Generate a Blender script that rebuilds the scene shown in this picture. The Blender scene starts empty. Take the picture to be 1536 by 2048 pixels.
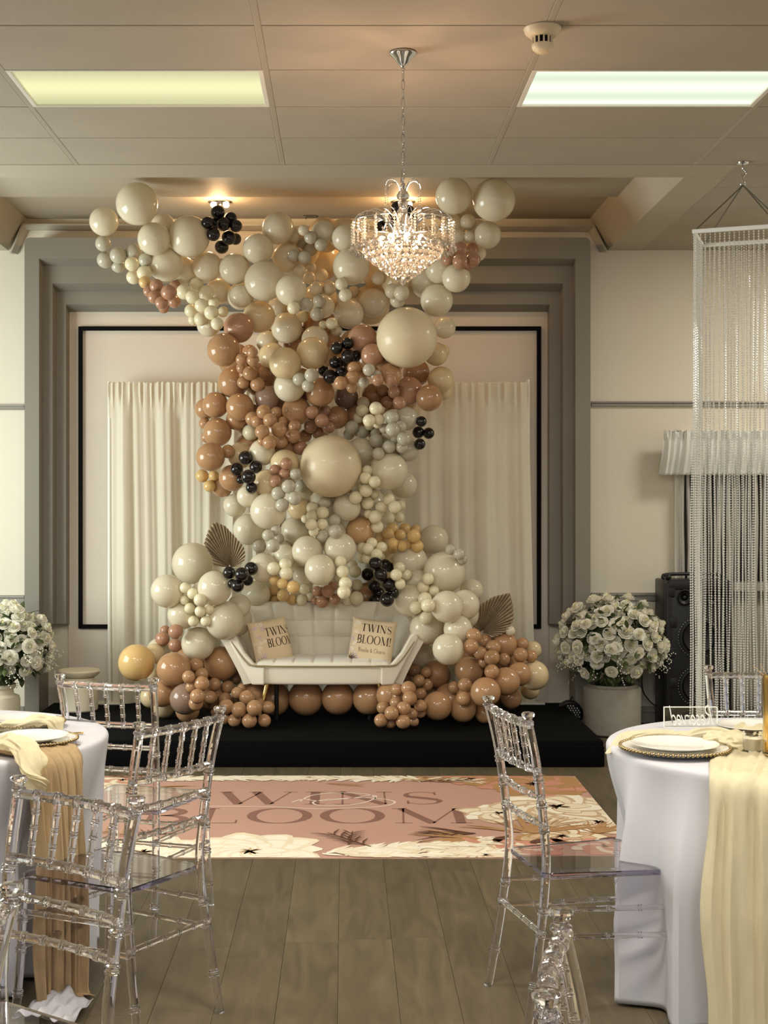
import bpy, bmesh, math, random
from mathutils import Vector, Matrix
random.seed(7)
S = bpy.context.scene
COL = S.collection
F = 2800.0                      # focal length in pixels of a 1536x2048 frame
CX, CY, EYE = 689.0, 1005.0, 1.57   # vanishing point and eye height

# ---------------------------------------------------------------- camera
cam_d = bpy.data.cameras.new('camera'); cam = bpy.data.objects.new('camera', cam_d); COL.objects.link(cam)
cam.location = (0, 0, EYE); cam.rotation_euler = (math.pi/2, 0, 0)
cam_d.sensor_fit = 'VERTICAL'; cam_d.sensor_height = 36.0; cam_d.lens = 36.0*F/2048
cam_d.shift_x = (768-CX)/2048; cam_d.shift_y = -(1024-CY)/2048
cam_d.clip_start = 0.05; cam_d.clip_end = 100
S.camera = cam

# ---------------------------------------------------------------- world, exposure
W = bpy.data.worlds.new('world'); S.world = W; W.use_nodes = True
W.node_tree.nodes['Background'].inputs[0].default_value = (0.75, 0.85, 1.0, 1)
W.node_tree.nodes['Background'].inputs[1].default_value = 0.6
S.view_settings.view_transform = 'Standard'; S.view_settings.look = 'None'
S.view_settings.gamma = 1.0; S.view_settings.use_curve_mapping = False
S.view_settings.exposure = 0.24
S.cycles.use_denoising = True
S.cycles.max_bounces = 14; S.cycles.transmission_bounces = 14; S.cycles.transparent_max_bounces = 40
S.cycles.glossy_bounces = 6; S.cycles.diffuse_bounces = 4
S.cycles.sample_clamp_indirect = 6.0; S.cycles.sample_clamp_direct = 0.0
S.cycles.caustics_refractive = True; S.cycles.caustics_reflective = False

def lin(c):
    o = []
    for v in c[:3]:
        v /= 255.0
        o.append(v/12.92 if v <= 0.04045 else ((v+0.055)/1.055)**2.4)
    return (o[0], o[1], o[2], 1.0)

def area_light(name, loc, rot, sx, sy, power, col):
    l = bpy.data.lights.new(name, 'AREA'); l.shape = 'RECTANGLE'; l.size = sx; l.size_y = sy
    l.energy = power; l.color = lin(col)[:3]
    o = bpy.data.objects.new(name, l); o.location = loc; o.rotation_euler = rot; COL.objects.link(o); return o
def point_light(name, loc, power, col, r=0.03):
    l = bpy.data.lights.new(name, 'POINT'); l.energy = power; l.color = lin(col)[:3]; l.shadow_soft_size = r
    o = bpy.data.objects.new(name, l); o.location = loc; COL.objects.link(o); return o

# assumed daylight, added as area lights at the windowless rear and left walls (behind and beside the camera)
area_light('assumed_rear_daylight', (-1.6, -3.9, 2.75), (math.radians(84), 0, 0), 2.8, .9, 34, (205, 224, 255))
area_light('assumed_rear_daylight_2', (1.9, -3.9, 2.75), (math.radians(84), 0, 0), 2.8, .9, 34, (205, 224, 255))
area_light('assumed_left_daylight', (-4.15, 7.6, 1.7), (math.radians(90), 0, math.radians(-90)), 2.2, 1.7, 150, (235, 245, 240))
# added fill lamps at ceiling height, out of view, to brighten the room
for i, (fx, fy, fp) in enumerate([(-1.98, 4.5, 58), (0.22, 2.9, 70), (2.42, 3.9, 50), (-1.5, 1.3, 44), (1.5, 1.3, 44), (3.62, 8.3, 42)]):
    area_light('added_ceiling_fill_%d' % i, (fx, fy, 3.365), (0, 0, 0), 1.1, 0.54, fp, (255, 249, 234))

# ---------------------------------------------------------------- helpers
def at(px, py, Y):
    return Vector(((px-CX)*Y/F, Y, EYE+(CY-py)*Y/F))

def new_mat(name):
    m = bpy.data.materials.new(name); m.use_nodes = True
    return m, m.node_tree.nodes, m.node_tree.links, m.node_tree.nodes['Principled BSDF']
def setin(b, k, v):
    if k in b.inputs: b.inputs[k].default_value = v
def mat(name, col, rough=0.5, metal=0.0, bump=0.0, bscale=60.0, var=0.0, vscale=8.0, spec=0.5, coat=0.0, sheen=0.0,
        trans=0.0, ior=1.45, translucent=0.0, transparent=0.0, emit=None, estr=0.0, stretch=None):
    m, n, l, b = new_mat(name)
    c = lin(col)
    setin(b, 'Base Color', c); setin(b, 'Roughness', rough); setin(b, 'Metallic', metal)
    setin(b, 'Specular IOR Level', spec); setin(b, 'Coat Weight', coat); setin(b, 'Coat Roughness', 0.08)
    setin(b, 'Sheen Weight', sheen); setin(b, 'Transmission Weight', trans); setin(b, 'IOR', ior)
    if emit: setin(b, 'Emission Color', lin(emit)); setin(b, 'Emission Strength', estr)
    tc = None
    if bump or var:
        tc = n.new('ShaderNodeTexCoord'); mp = n.new('ShaderNodeMapping'); l.new(tc.outputs['Object'], mp.inputs[0])
        if stretch: mp.inputs['Scale'].default_value = stretch
    if var:
        t = n.new('ShaderNodeTexNoise'); t.inputs['Scale'].default_value = vscale; t.inputs['Detail'].default_value = 5
        l.new(mp.outputs[0], t.inputs['Vector'])
        r = n.new('ShaderNodeValToRGB')
        r.color_ramp.elements[0].position = 0.3; r.color_ramp.elements[1].position = 0.7
        r.color_ramp.elements[0].color = tuple(x*(1-var) for x in c[:3])+(1,)
        r.color_ramp.elements[1].color = tuple(min(1, x*(1+var)) for x in c[:3])+(1,)
        l.new(t.outputs[0], r.inputs[0]); l.new(r.outputs[0], b.inputs['Base Color'])
    if bump:
        t2 = n.new('ShaderNodeTexNoise'); t2.inputs['Scale'].default_value = bscale; t2.inputs['Detail'].default_value = 6
        l.new(mp.outputs[0], t2.inputs['Vector'])
        bp = n.new('ShaderNodeBump'); bp.inputs['Strength'].default_value = bump; bp.inputs['Distance'].default_value = 0.01
        l.new(t2.outputs[0], bp.inputs['Height']); l.new(bp.outputs[0], b.inputs['Normal'])
    out = n['Material Output']; cur = b.outputs[0]
    if translucent:
        tr = n.new('ShaderNodeBsdfTranslucent'); tr.inputs[0].default_value = c
        mx = n.new('ShaderNodeMixShader'); mx.inputs[0].default_value = translucent
        l.new(cur, mx.inputs[1]); l.new(tr.outputs[0], mx.inputs[2]); cur = mx.outputs[0]
    if transparent:
        tr = n.new('ShaderNodeBsdfTransparent')
        mx = n.new('ShaderNodeMixShader'); mx.inputs[0].default_value = transparent
        l.new(cur, mx.inputs[1]); l.new(tr.outputs[0], mx.inputs[2]); cur = mx.outputs[0]
    l.new(cur, out.inputs[0])
    return m

class MB:
    """collects shapes; build() links them as ONE mesh object"""
    def __init__(s): s.v = []; s.f = []; s.m = []; s.mi = 0
    def add(s, vs, fs):
        o = len(s.v); s.v += [tuple(p) for p in vs]; s.f += [tuple(i+o for i in f) for f in fs]; s.m += [s.mi]*len(fs)
        return s
    def box(s, c, sz, rot=None):
        vs = [Vector((x*sz[0]/2, y*sz[1]/2, z*sz[2]/2)) for x in (-1, 1) for y in (-1, 1) for z in (-1, 1)]
        if rot: vs = [rot @ p for p in vs]
        return s.add([p+Vector(c) for p in vs], [(0,1,3,2),(4,6,7,5),(0,4,5,1),(2,3,7,6),(0,2,6,4),(1,5,7,3)])
    def bbox(s, c, sz, b=0.006, rot=None):   # box with chamfered edges
        hx, hy, hz = sz[0]/2, sz[1]/2, sz[2]/2; b = min(b, hx*.9, hy*.9, hz*.9)
        bm = bmesh.new(); bmesh.ops.create_cube(bm, size=1)
        for v in bm.verts: v.co = Vector((v.co.x*sz[0], v.co.y*sz[1], v.co.z*sz[2]))
        bmesh.ops.bevel(bm, geom=bm.edges[:], offset=b, segments=2, profile=0.5, affect='EDGES')
        bm.verts.ensure_lookup_table()
        vs = [(rot @ v.co if rot else v.co)+Vector(c) for v in bm.verts]
        for i, v in enumerate(bm.verts): v.index = i
        fs = [tuple(v.index for v in f.verts) for f in bm.faces]; bm.free()
        return s.add(vs, fs)
    def tube(s, path, rad, seg=8, caps=True, closed=False):
        path = [Vector(p) for p in path]; n = len(path)
        if not hasattr(rad, '__len__'): rad = [rad]*n
        vs = []; fs = []; up = None
        for i, p in enumerate(path):
            if closed: t = path[(i+1) % n]-path[i-1]
            else: t = path[min(i+1, n-1)]-path[max(i-1, 0)]
            if t.length < 1e-9: t = Vector((0, 0, 1))
            t.normalize()
            if up is None: up = Vector((0, 0, 1)) if abs(t.z) < .9 else Vector((1, 0, 0))
            x = (up - t*up.dot(t))
            if x.length < 1e-6: x = t.orthogonal()
            x.normalize(); up = x; y = t.cross(x)
            for k in range(seg):
                a = 2*math.pi*k/seg; vs.append(p+(x*math.cos(a)+y*math.sin(a))*rad[i])
        m = n if closed else n-1
        for i in range(m):
            j = (i+1) % n
            for k in range(seg):
                k2 = (k+1) % seg; fs.append((i*seg+k, i*seg+k2, j*seg+k2, j*seg+k))
        if caps and not closed:
            fs.append(tuple(range(seg-1, -1, -1))); fs.append(tuple((n-1)*seg+k for k in range(seg)))
        return s.add(vs, fs)
    def lathe(s, prof, seg=24, c=(0, 0, 0), rot=None):
        vs = []; fs = []; c = Vector(c); n = len(prof)
        for r, z in prof:
            for k in range(seg):
                a = 2*math.pi*k/seg; p = Vector((r*math.cos(a), r*math.sin(a), z))
                if rot: p = rot @ p
                vs.append(p+c)
        for i in range(n-1):
            for k in range(seg):
                k2 = (k+1) % seg; fs.append((i*seg+k, i*seg+k2, (i+1)*seg+k2, (i+1)*seg+k))
        fs.append(tuple(range(seg-1, -1, -1))); fs.append(tuple((n-1)*seg+k for k in range(seg)))
        return s.add(vs, fs)
    def ball(s, c, r, u=8, v=6, sc=(1, 1, 1)):
        prof = [(max(1e-4, r*math.sin(math.pi*i/v)), -r*math.cos(math.pi*i/v)) for i in range(v+1)]
        o = len(s.v); s.lathe(prof, u)
        for i in range(o, len(s.v)):
            p = s.v[i]; s.v[i] = (p[0]*sc[0]+c[0], p[1]*sc[1]+c[1], p[2]*sc[2]+c[2])
        return s
    def grid(s, fn, nu, nv, wrap=False):
        vs = [fn(i/nu, j/nv) for j in range(nv+1) for i in range(nu if wrap else nu+1)]
        w = nu if wrap else nu+1; fs = []
        for j in range(nv):
            for i in range(nu):
                i2 = (i+1) % w
                fs.append((j*w+i, j*w+i2, (j+1)*w+i2, (j+1)*w+i))
        return s.add(vs, fs)
    def prism(s, poly, z0, z1):
        n = len(poly)
        vs = [(x, y, z0) for x, y in poly]+[(x, y, z1) for x, y in poly]
        fs = [tuple(range(n-1, -1, -1)), tuple(range(n, 2*n))]+[(i, (i+1) % n, n+(i+1) % n, n+i) for i in range(n)]
        return s.add(vs, fs)
    def mesh(s, name, mats, smooth=True):
        me = bpy.data.meshes.new(name); me.from_pydata(s.v, [], s.f)
        for m in (mats if isinstance(mats, (list, tuple)) else [mats]): me.materials.append(m)
        if any(s.m): me.polygons.foreach_set('material_index', s.m)
        bm = bmesh.new(); bm.from_mesh(me); bmesh.ops.recalc_face_normals(bm, faces=bm.faces[:]); bm.to_mesh(me); bm.free()
        if smooth:
            me.polygons.foreach_set('use_smooth', [True]*len(me.polygons))
            try: me.set_sharp_from_angle(angle=math.radians(38 if smooth is True else smooth))
            except Exception: pass
        me.update(); return me
    def build(s, name, mats, parent=None, smooth=True, loc=None, rot=None):
        return put(name, s.mesh(name, mats, smooth), parent, loc, rot)

def put(name, me, parent=None, loc=None, rot=None):
    o = bpy.data.objects.new(name, me); COL.objects.link(o)
    if parent: o.parent = parent
    if loc is not None: o.location = loc
    if rot is not None: o.rotation_euler = rot
    return o
def tag(o, label, cat, group=None):
    o['label'] = label; o['category'] = cat
    if group: o['group'] = group
    return o
def thing(name, label, cat, loc=(0, 0, 0), rotz=0.0, group=None):
    o = bpy.data.objects.new(name, None); COL.objects.link(o); o.location = loc; o.rotation_euler = (0, 0, rotz)
    o.empty_display_size = 0.1
    return tag(o, label, cat, group)
def struct(o): o['kind'] = 'structure'; return o
def stuff(o): o['kind'] = 'stuff'; return o
def solid(o, t, off=0.0):
    m = o.modifiers.new('thick', 'SOLIDIFY'); m.thickness = t; m.offset = off; return o
def subd(o, k=1):
    m = o.modifiers.new('sub', 'SUBSURF'); m.levels = k; m.render_levels = k; return o
def smoothpath(pts, n=6):
    pts = [Vector(p) for p in pts]; out = []
    for i in range(len(pts)-1):
        p0 = pts[max(i-1, 0)]; p1 = pts[i]; p2 = pts[i+1]; p3 = pts[min(i+2, len(pts)-1)]
        for k in range(n):
            t = k/n
            out.append(0.5*((2*p1)+(p2-p0)*t+(2*p0-5*p1+4*p2-p3)*t*t+(3*p1-p0-3*p2+p3)*t**3))
    out.append(pts[-1]); return out

# ---------------------------------------------------------------- materials
M = {}
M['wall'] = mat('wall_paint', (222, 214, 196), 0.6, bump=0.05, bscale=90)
M['panel'] = mat('panel_paint', (214, 203, 188), 0.6, bump=0.04, bscale=60)
M['grey'] = mat('grey_paint', (130, 125, 114), 0.45, bump=0.03, bscale=40)
M['railgrey'] = mat('moulding_grey', (150, 145, 136), 0.45)
M['cornice'] = mat('cornice_paint', (190, 182, 166), 0.5)
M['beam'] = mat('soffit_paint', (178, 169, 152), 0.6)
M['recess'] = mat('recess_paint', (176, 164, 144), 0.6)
M['tile'] = mat('ceiling_tile', (172, 162, 147), 0.75, bump=0.08, bscale=120, var=0.04, vscale=3)
M['tbar'] = mat('ceiling_bar', (170, 160, 145), 0.5)
M['slot'] = mat('dark_slot', (60, 54, 46), 0.8)
M['black'] = mat('black_frame', (10, 9, 9), 0.8, spec=0.15)
M['carpet'] = mat('black_carpet', (9, 9, 10), 0.95, bump=0.3, bscale=400, spec=0.1)
M['chrome'] = mat('chrome', (210, 210, 212), 0.08, 1.0)
M['gold'] = mat('gold', (212, 170, 92), 0.22, 1.0)
M['goldrim'] = mat('gold_rim', (160, 140, 102), 0.38, 1.0)
M['brassleg'] = mat('brass_tip', (222, 190, 120), 0.25, 1.0)
M['blackleg'] = mat('black_leg', (18, 17, 18), 0.4)
M['ceramic'] = mat('white_ceramic', (236, 232, 224), 0.12, coat=0.4)
M['white'] = mat('white_plastic', (232, 230, 220), 0.35)
M['cream_plastic'] = mat('cream_plastic', (222, 204, 172), 0.4)
M['velvet'] = mat('cream_velvet', (230, 222, 204), 0.85, bump=0.12, bscale=300, sheen=0.4)
M['pillow'] = mat('tan_cushion', (224, 202, 168), 0.85, bump=0.15, bscale=200)
M['ink'] = mat('dark_brown_ink', (52, 28, 18), 0.7)
M['blush'] = mat('blush_ink', (214, 190, 186), 0.8)
M['petalink'] = mat('cream_ink', (232, 218, 196), 0.8)
M['pot'] = mat('stone_pot', (150, 145, 134), 0.8, bump=0.25, bscale=30, var=0.06, vscale=14)
M['potcream'] = mat('cream_pot', (226, 216, 192), 0.6, bump=0.1, bscale=20)
M['rose'] = mat('rose_petal', (250, 247, 234), 0.7, translucent=0.2)
M['rosein'] = mat('rose_heart', (236, 230, 192), 0.7)
M['leafg'] = mat('rose_leaf', (74, 88, 48), 0.6, var=0.3, vscale=40)
M['palm'] = mat('dried_palm', (190, 172, 144), 0.8, var=0.12, vscale=30)
M['cloth'] = mat('white_tablecloth', (208, 206, 212), 0.8, bump=0.08, bscale=500, translucent=0.12)
M['drape'] = mat('ivory_drape', (228, 220, 200), 0.75, translucent=0.2)
M['gauze_y'] = mat('butter_gauze', (234, 223, 190), 0.9, bump=0.4, bscale=60, var=0.07, vscale=30, translucent=0.25, transparent=0.26, stretch=(1, 1, .2))
M['gauze_b'] = mat('beige_gauze', (190, 162, 122), 0.9, bump=0.4, bscale=60, var=0.1, vscale=30, translucent=0.2, transparent=0.08, stretch=(1, 1, .2))
M['sheer'] = mat('white_sheer', (244, 244, 240), 0.8, translucent=0.25, transparent=0.12)
M['wax'] = mat('candle_wax', (250, 238, 212), 0.5, translucent=0.2)
M['speaker'] = mat('speaker_cabinet', (20, 20, 21), 0.4)
M['cone'] = mat('speaker_cone', (12, 12, 13), 0.5)
M['led'] = mat('white_dots', (190, 190, 190), 0.3)
M['cable'] = mat('black_cable', (12, 12, 12), 0.5)
M['pane'] = mat('dark_pane', (46, 44, 42), 0.15)
M['casing'] = mat('window_casing', (226, 222, 210), 0.5)
M['string'] = mat('string_curtain', (176, 172, 164), 0.4, metal=0.1)
M['bar'] = mat('white_bar', (236, 236, 232), 0.35)
M['mat_pink'] = mat('pink_vinyl', (190, 148, 132), 0.55, var=0.03, vscale=2)
M['mat_letter'] = mat('mauve_print', (136, 96, 84), 0.55)
M['mat_white'] = mat('script_print', (240, 222, 208), 0.55)
M['p_cream'] = mat('print_cream', (236, 220, 192), 0.55, var=0.05, vscale=9)
M['p_light'] = mat('print_light', (246, 236, 216), 0.55, var=0.04, vscale=9)
M['p_shade'] = mat('print_shade', (206, 176, 142), 0.55, var=0.1, vscale=9)
M['p_brown'] = mat('print_brown', (96, 60, 44), 0.55)
M['p_tan'] = mat('print_tan', (178, 134, 90), 0.55)
M['p_rose'] = mat('print_rose', (204, 142, 120), 0.55, var=0.1, vscale=9)

def glass(name, col, ior=1.45, rough=0.0, mix=0.0):
    m, n, l, b = new_mat(name)
    setin(b, 'Base Color', lin(col)); setin(b, 'Roughness', rough); setin(b, 'Transmission Weight', 1.0); setin(b, 'IOR', ior)
    if mix:
        t = n.new('ShaderNodeBsdfTransparent'); mx = n.new('ShaderNodeMixShader'); mx.inputs[0].default_value = mix
        l.new(b.outputs[0], mx.inputs[1]); l.new(t.outputs[0], mx.inputs[2]); l.new(mx.outputs[0], n['Material Output'].inputs[0])
    return m
M['acrylic'] = glass('clear_acrylic', (250, 247, 250), 1.45, 0.0, 0.06)
M['seatedge'] = glass('seat_edge_reflection_tint', (190, 184, 218), 1.3, 0.0, 0.2)  # internal reflection at the seat rim, painted in as a violet tint
M['seatacrylic'] = glass('clear_acrylic_seat', (240, 236, 246), 1.3)
M['glass'] = glass('clear_glass', (250, 250, 246), 1.45)
M['goldglass'] = glass('gold_glass', (246, 222, 160), 1.4, 0.1)
def crystal(name, tint, gl, tlc=0.1):
    m, n, l, b = new_mat(name)
    t = n.new('ShaderNodeBsdfTransparent'); t.inputs[0].default_value = lin(tint)
    g = n.new('ShaderNodeBsdfGlossy'); g.inputs['Roughness'].default_value = 0.03
    fr = n.new('ShaderNodeFresnel'); fr.inputs[0].default_value = 1.7
    ad = n.new('ShaderNodeMath'); ad.operation = 'ADD'; ad.inputs[1].default_value = gl; l.new(fr.outputs[0], ad.inputs[0])
    mx = n.new('ShaderNodeMixShader'); l.new(ad.outputs[0], mx.inputs[0]); l.new(t.outputs[0], mx.inputs[1]); l.new(g.outputs[0], mx.inputs[2])
    tl = n.new('ShaderNodeBsdfTranslucent'); tl.inputs[0].default_value = lin((250, 244, 236)); m2 = n.new('ShaderNodeMixShader'); m2.inputs[0].default_value = tlc
    l.new(mx.outputs[0], m2.inputs[1]); l.new(tl.outputs[0], m2.inputs[2])
    l.new(m2.outputs[0], n['Material Output'].inputs[0]); return m
M['crystal'] = crystal('crystal', (250, 246, 240), 0.3, .07)
M['strand'] = crystal('crystal_strand', (250, 246, 240), 0.35, .35)
M['bead'] = mat('clear_bead', (226, 224, 218), 0.12, coat=0.6, transparent=0.35)

def emis(name, col, s):
    m, n, l, b = new_mat(name); e = n.new('ShaderNodeEmission'); e.inputs[0].default_value = lin(col); e.inputs[1].default_value = s
    l.new(e.outputs[0], n['Material Output'].inputs[0]); return m
M['bulb'] = emis('bulb_glow', (255, 226, 178), 34.0)
M['spotbulb'] = emis('spot_glow', (255, 232, 190), 25.0)
def tube_diffuser(name, col, s0, s1, freq):
    m, n, l, b = new_mat(name); tc = n.new('ShaderNodeTexCoord'); sep = n.new('ShaderNodeSeparateXYZ'); l.new(tc.outputs['Object'], sep.inputs[0])
    a = n.new('ShaderNodeMath'); a.operation = 'MULTIPLY'; a.inputs[1].default_value = freq; l.new(sep.outputs[1], a.inputs[0])
    c = n.new('ShaderNodeMath'); c.operation = 'COSINE'; l.new(a.outputs[0], c.inputs[0])
    r = n.new('ShaderNodeMapRange'); r.inputs[1].default_value = -1; r.inputs[2].default_value = 1; r.inputs[3].default_value = s0; r.inputs[4].default_value = s1
    l.new(c.outputs[0], r.inputs[0]); e = n.new('ShaderNodeEmission'); e.inputs[0].default_value = lin(col); l.new(r.outputs[0], e.inputs[1])
    l.new(e.outputs[0], n['Material Output'].inputs[0]); return m
M['diff_left'] = tube_diffuser('diffuser_dim', (246, 243, 188), 0.62, 0.90, 12.0)
M['diff_right'] = tube_diffuser('diffuser_bright', (240, 252, 226), 0.78, 1.08, 24.0)

def wood_mat():
    m, n, l, b = new_mat('vinyl_plank')
    tc = n.new('ShaderNodeTexCoord'); oi = n.new('ShaderNodeObjectInfo')
    off = n.new('ShaderNodeVectorMath'); off.operation = 'SCALE'; off.inputs[0].default_value = (37, 91, 11); l.new(oi.outputs['Random'], off.inputs['Scale'])
    ad = n.new('ShaderNodeVectorMath'); ad.operation = 'ADD'; l.new(tc.outputs['Object'], ad.inputs[0]); l.new(off.outputs[0], ad.inputs[1])
    mp = n.new('ShaderNodeMapping'); mp.inputs['Scale'].default_value = (9, 1.3, 1); l.new(ad.outputs[0], mp.inputs[0])
    t = n.new('ShaderNodeTexNoise'); t.inputs['Scale'].default_value = 1.6; t.inputs['Detail'].default_value = 8; t.inputs['Distortion'].default_value = 1.4
    l.new(mp.outputs[0], t.inputs['Vector'])
    r = n.new('ShaderNodeValToRGB'); r.color_ramp.elements[0].position = 0.3; r.color_ramp.elements[1].position = 0.72
    r.color_ramp.elements[0].color = lin((78, 69, 51)); r.color_ramp.elements[1].color = lin((100, 88, 66)); l.new(t.outputs[0], r.inputs[0])
    hs = n.new('ShaderNodeHueSaturation'); mr = n.new('ShaderNodeMapRange'); mr.inputs[3].default_value = 0.88; mr.inputs[4].default_value = 1.10
    l.new(oi.outputs['Random'], mr.inputs[0]); l.new(mr.outputs[0], hs.inputs['Value']); l.new(r.outputs[0], hs.inputs['Color'])
    l.new(hs.outputs[0], b.inputs['Base Color']); setin(b, 'Roughness', 0.5)
    bp = n.new('ShaderNodeBump'); bp.inputs['Strength'].default_value = 0.06; l.new(t.outputs[0], bp.inputs['Height']); l.new(bp.outputs[0], b.inputs['Normal'])
    return m
M['plank'] = wood_mat()
# ================================================================ THE SETTING
XL, XR, YF, YB, ZC = -4.2, 4.6, -4.0, 10.0, 3.37
# floor with separate vinyl planks
floor = MB().box(((XL+XR)/2, (YF+YB)/2, -0.06), (XR-XL+.4, YB-YF+.4, 0.1)).build('floor', M['slot'], smooth=False); struct(floor)
rng = random.Random(3)
PW, PL = 0.191, 1.22
plank_me = MB().bbox((0, 0, 0), (PW-.001, PL-.001, 0.012), .0008).mesh('plank', M['plank'], False)
ix = 0
x = -2.6
while x < 2.75:
    y = 1.9 - rng.random()*PL
    while y < YB-.02:
        if y+PL > YB: break
        p = put('plank', plank_me, floor, (x, y+PL/2, -0.006+rng.uniform(-.0003, .0003)))
        y += PL
    x += PW
# outside of the planks seen in the photo the same vinyl runs on as one sheet
far = MB()
for (a, b, c, d) in ((XL, -2.7, YF, YB), (2.84, XR, YF, YB), (-2.7, 2.84, YF, 1.95)):
    far.box(((a+b)/2, (c+d)/2, -0.014), (b-a, d-c, 0.012))
far.build('floor_sheet', M['plank'], floor, False)
far2 = MB().box((0.07, 9.4, -.0115), (5.5, 1.2, 0.012)).build('floor_sheet', M['plank'], floor, False)

# walls
def wall(name, lo, hi, m='wall'):
    lo, hi = Vector(lo), Vector(hi)
    return struct(MB().box((lo+hi)/2, hi-lo).build(name, M[m], smooth=False))
wb = wall('wall_back', (XL, YB, -.1), (XR, YB+.2, 3.75))
wall('wall_left', (XL-.2, YF, -.1), (XL, YB+.2, 3.75))
wall('wall_right', (XR, YF, -.1), (XR+.2, YB+.2, 3.75))
wall('wall_front', (XL-.2, YF-.2, -.1), (XR+.2, YF, 3.75))

# suspended ceiling: slab, tiles, T bars
TX0, TW, TD, TY1 = -0.328, 1.1, 0.544, 7.467
ceil = MB()
for (a, b, c, d) in ((XL, XR, YF, 7.60), (2.06, XR, 7.60, YB), (XL, -2.5, 7.60, YB)):
    ceil.box(((a+b)/2, (c+d)/2, ZC+.06), (b-a, d-c, .07))
ceil = struct(ceil.build('ceiling', M['slot'], smooth=False))
tile_me = MB().bbox((0, 0, 0), (TW-.026, TD-.007, 0.02), .003).mesh('ceiling_tile', M['tile'], False)
LIGHTS = [(-1, 3), (1, 3)]
for kx in range(-3, 4):
    for ky in range(0, 15):
        if (kx, ky) in [(-1, 3-1), (1, 3-1)]: continue
        put('ceiling_tile', tile_me, ceil, (TX0+TW*(kx+.5), TY1-TD*(ky+.5), ZC+.012))
for kx in range(1, 4):
    for ky in range(0, 5):
        x0 = TX0+TW*(kx+.5)
        if kx == 1: continue
        put('ceiling_tile', tile_me, ceil, (x0+.20, TY1+TD*(ky+.5), ZC+.012))
for kx in range(2):
    for ky in range(0, 5):
        put('ceiling_tile', tile_me, ceil, (-3.195-TW*kx, TY1+TD*(ky+.5)+.14, ZC+.012))
bar_me = MB().bbox((0, 0, 0), (.028, 9.0, .016), .004).mesh('ceiling_bar', M['tbar'], False)
for kx in range(-3, 5): put('ceiling_bar', bar_me, ceil, (TX0+TW*kx, TY1-4.5, ZC+.009))

# soffit beams round the stage recess
ZR, XBL, XBR = 3.556, -2.40, 1.88
def beam(name, prof_pts, y0, y1):   # profile in x,z swept along y
    n = len(prof_pts); b = MB()
    vs = [(x, y0, z) for x, z in prof_pts]+[(x, y1, z) for x, z in prof_pts]
    b.add(vs, [tuple(range(n)), tuple(range(2*n-1, n-1, -1))]+[(i, (i+1) % n, n+(i+1) % n, n+i) for i in range(n)])
    return struct(b.build(name, M['beam'], smooth=False))
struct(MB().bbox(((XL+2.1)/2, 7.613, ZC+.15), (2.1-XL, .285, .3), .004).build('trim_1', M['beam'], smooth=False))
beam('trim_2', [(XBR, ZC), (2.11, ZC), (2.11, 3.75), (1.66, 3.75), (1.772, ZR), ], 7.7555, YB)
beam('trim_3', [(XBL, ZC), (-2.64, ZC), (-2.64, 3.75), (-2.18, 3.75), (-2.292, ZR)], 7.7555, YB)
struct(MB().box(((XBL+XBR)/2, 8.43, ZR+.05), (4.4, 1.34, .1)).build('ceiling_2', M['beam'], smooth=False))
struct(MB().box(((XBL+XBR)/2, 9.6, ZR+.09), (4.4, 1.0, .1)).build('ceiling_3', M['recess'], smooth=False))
# cornice along the wall, running down at both ends
cp = [at(1213, 503, 9.96), at(1188, 452, 9.96), at(45, 449, 9.96), at(21, 507, 9.96)]
cn = MB()
def sweep_profile(b, pts, offs, cap=True):
    # pts: list of lists, each the profile vertices at one station
    n = len(pts[0]); vs = [p for st in pts for p in st]; fs = []
    for i in range(len(pts)-1):
        for k in range(n):
            k2 = (k+1) % n; fs.append((i*n+k, i*n+k2, (i+1)*n+k2, (i+1)*n+k))
    if cap: fs.append(tuple(range(n-1, -1, -1))); fs.append(tuple((len(pts)-1)*n+k for k in range(n)))
    b.add(vs, fs)
st = []
for i, (p, dx, dz) in enumerate(((cp[0], -.04, -.0), (cp[1], -.03, -.035), (cp[2], .03, -.035), (cp[3], .04, 0))):
    q = Vector((dx, 0, dz))
    st.append([Vector((p.x, YB, p.z)), Vector((p.x, 9.93, p.z)), Vector((p.x, 9.93, p.z))+q*.3, Vector((p.x, 9.97, p.z))+q, Vector((p.x, YB, p.z))+q])
sweep_profile(cn, st, None)
struct(cn.build('trim_4', M['cornice'], smooth=False))

# stepped grey portal round the stage wall
def portal(name, oL, oR, oT, iL, iR, iT, rL, rR, rT, y0, y1, bot, rounded=0):
    """o outer edge, i inner edge of the front face at depth y0, r inner edge of the return at depth y1"""
    st = []
    def stat(ox, oy, ix, iy, rx, ry):
        f = at(ox, oy, y0); g = at(ix, iy, y0); r = at(rx, ry, y1)
        return [Vector((f.x, YB, f.z)), f, g, r, Vector((r.x, YB, r.z))]
    st.append(stat(oL, bot, iL, bot, rL, bot))
    if rounded:
        for k in range(4):
            a = math.pi/2*k/3
            st.append(stat(oL+rounded*(1-math.cos(math.pi/2-a+0)) if False else oL+rounded*(1-math.cos(a)), oT+rounded*(1-math.sin(a)), iL, iT, rL, rT))
        for k in range(4):
            a = math.pi/2*(1-k/3)
            st.append(stat(oR-rounded*(1-math.cos(a)), oT+rounded*(1-math.sin(a)), iR, iT, rR, rT))
    else:
        st.append(stat(oL, oT, iL, iT, rL, rT)); st.append(stat(oR, oT, iR, iT, rR, rT))
    st.append(stat(oR, bot, iR, bot, rR, bot))
    b = MB(); sweep_profile(b, st, None)
    return struct(b.build(name, M['grey'], smooth=False))
portal('trim_5', 49, 1181, 475, 78, 1151, 517, 86, 1147, 532, 9.74, 9.82, 1437, 11)
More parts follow.
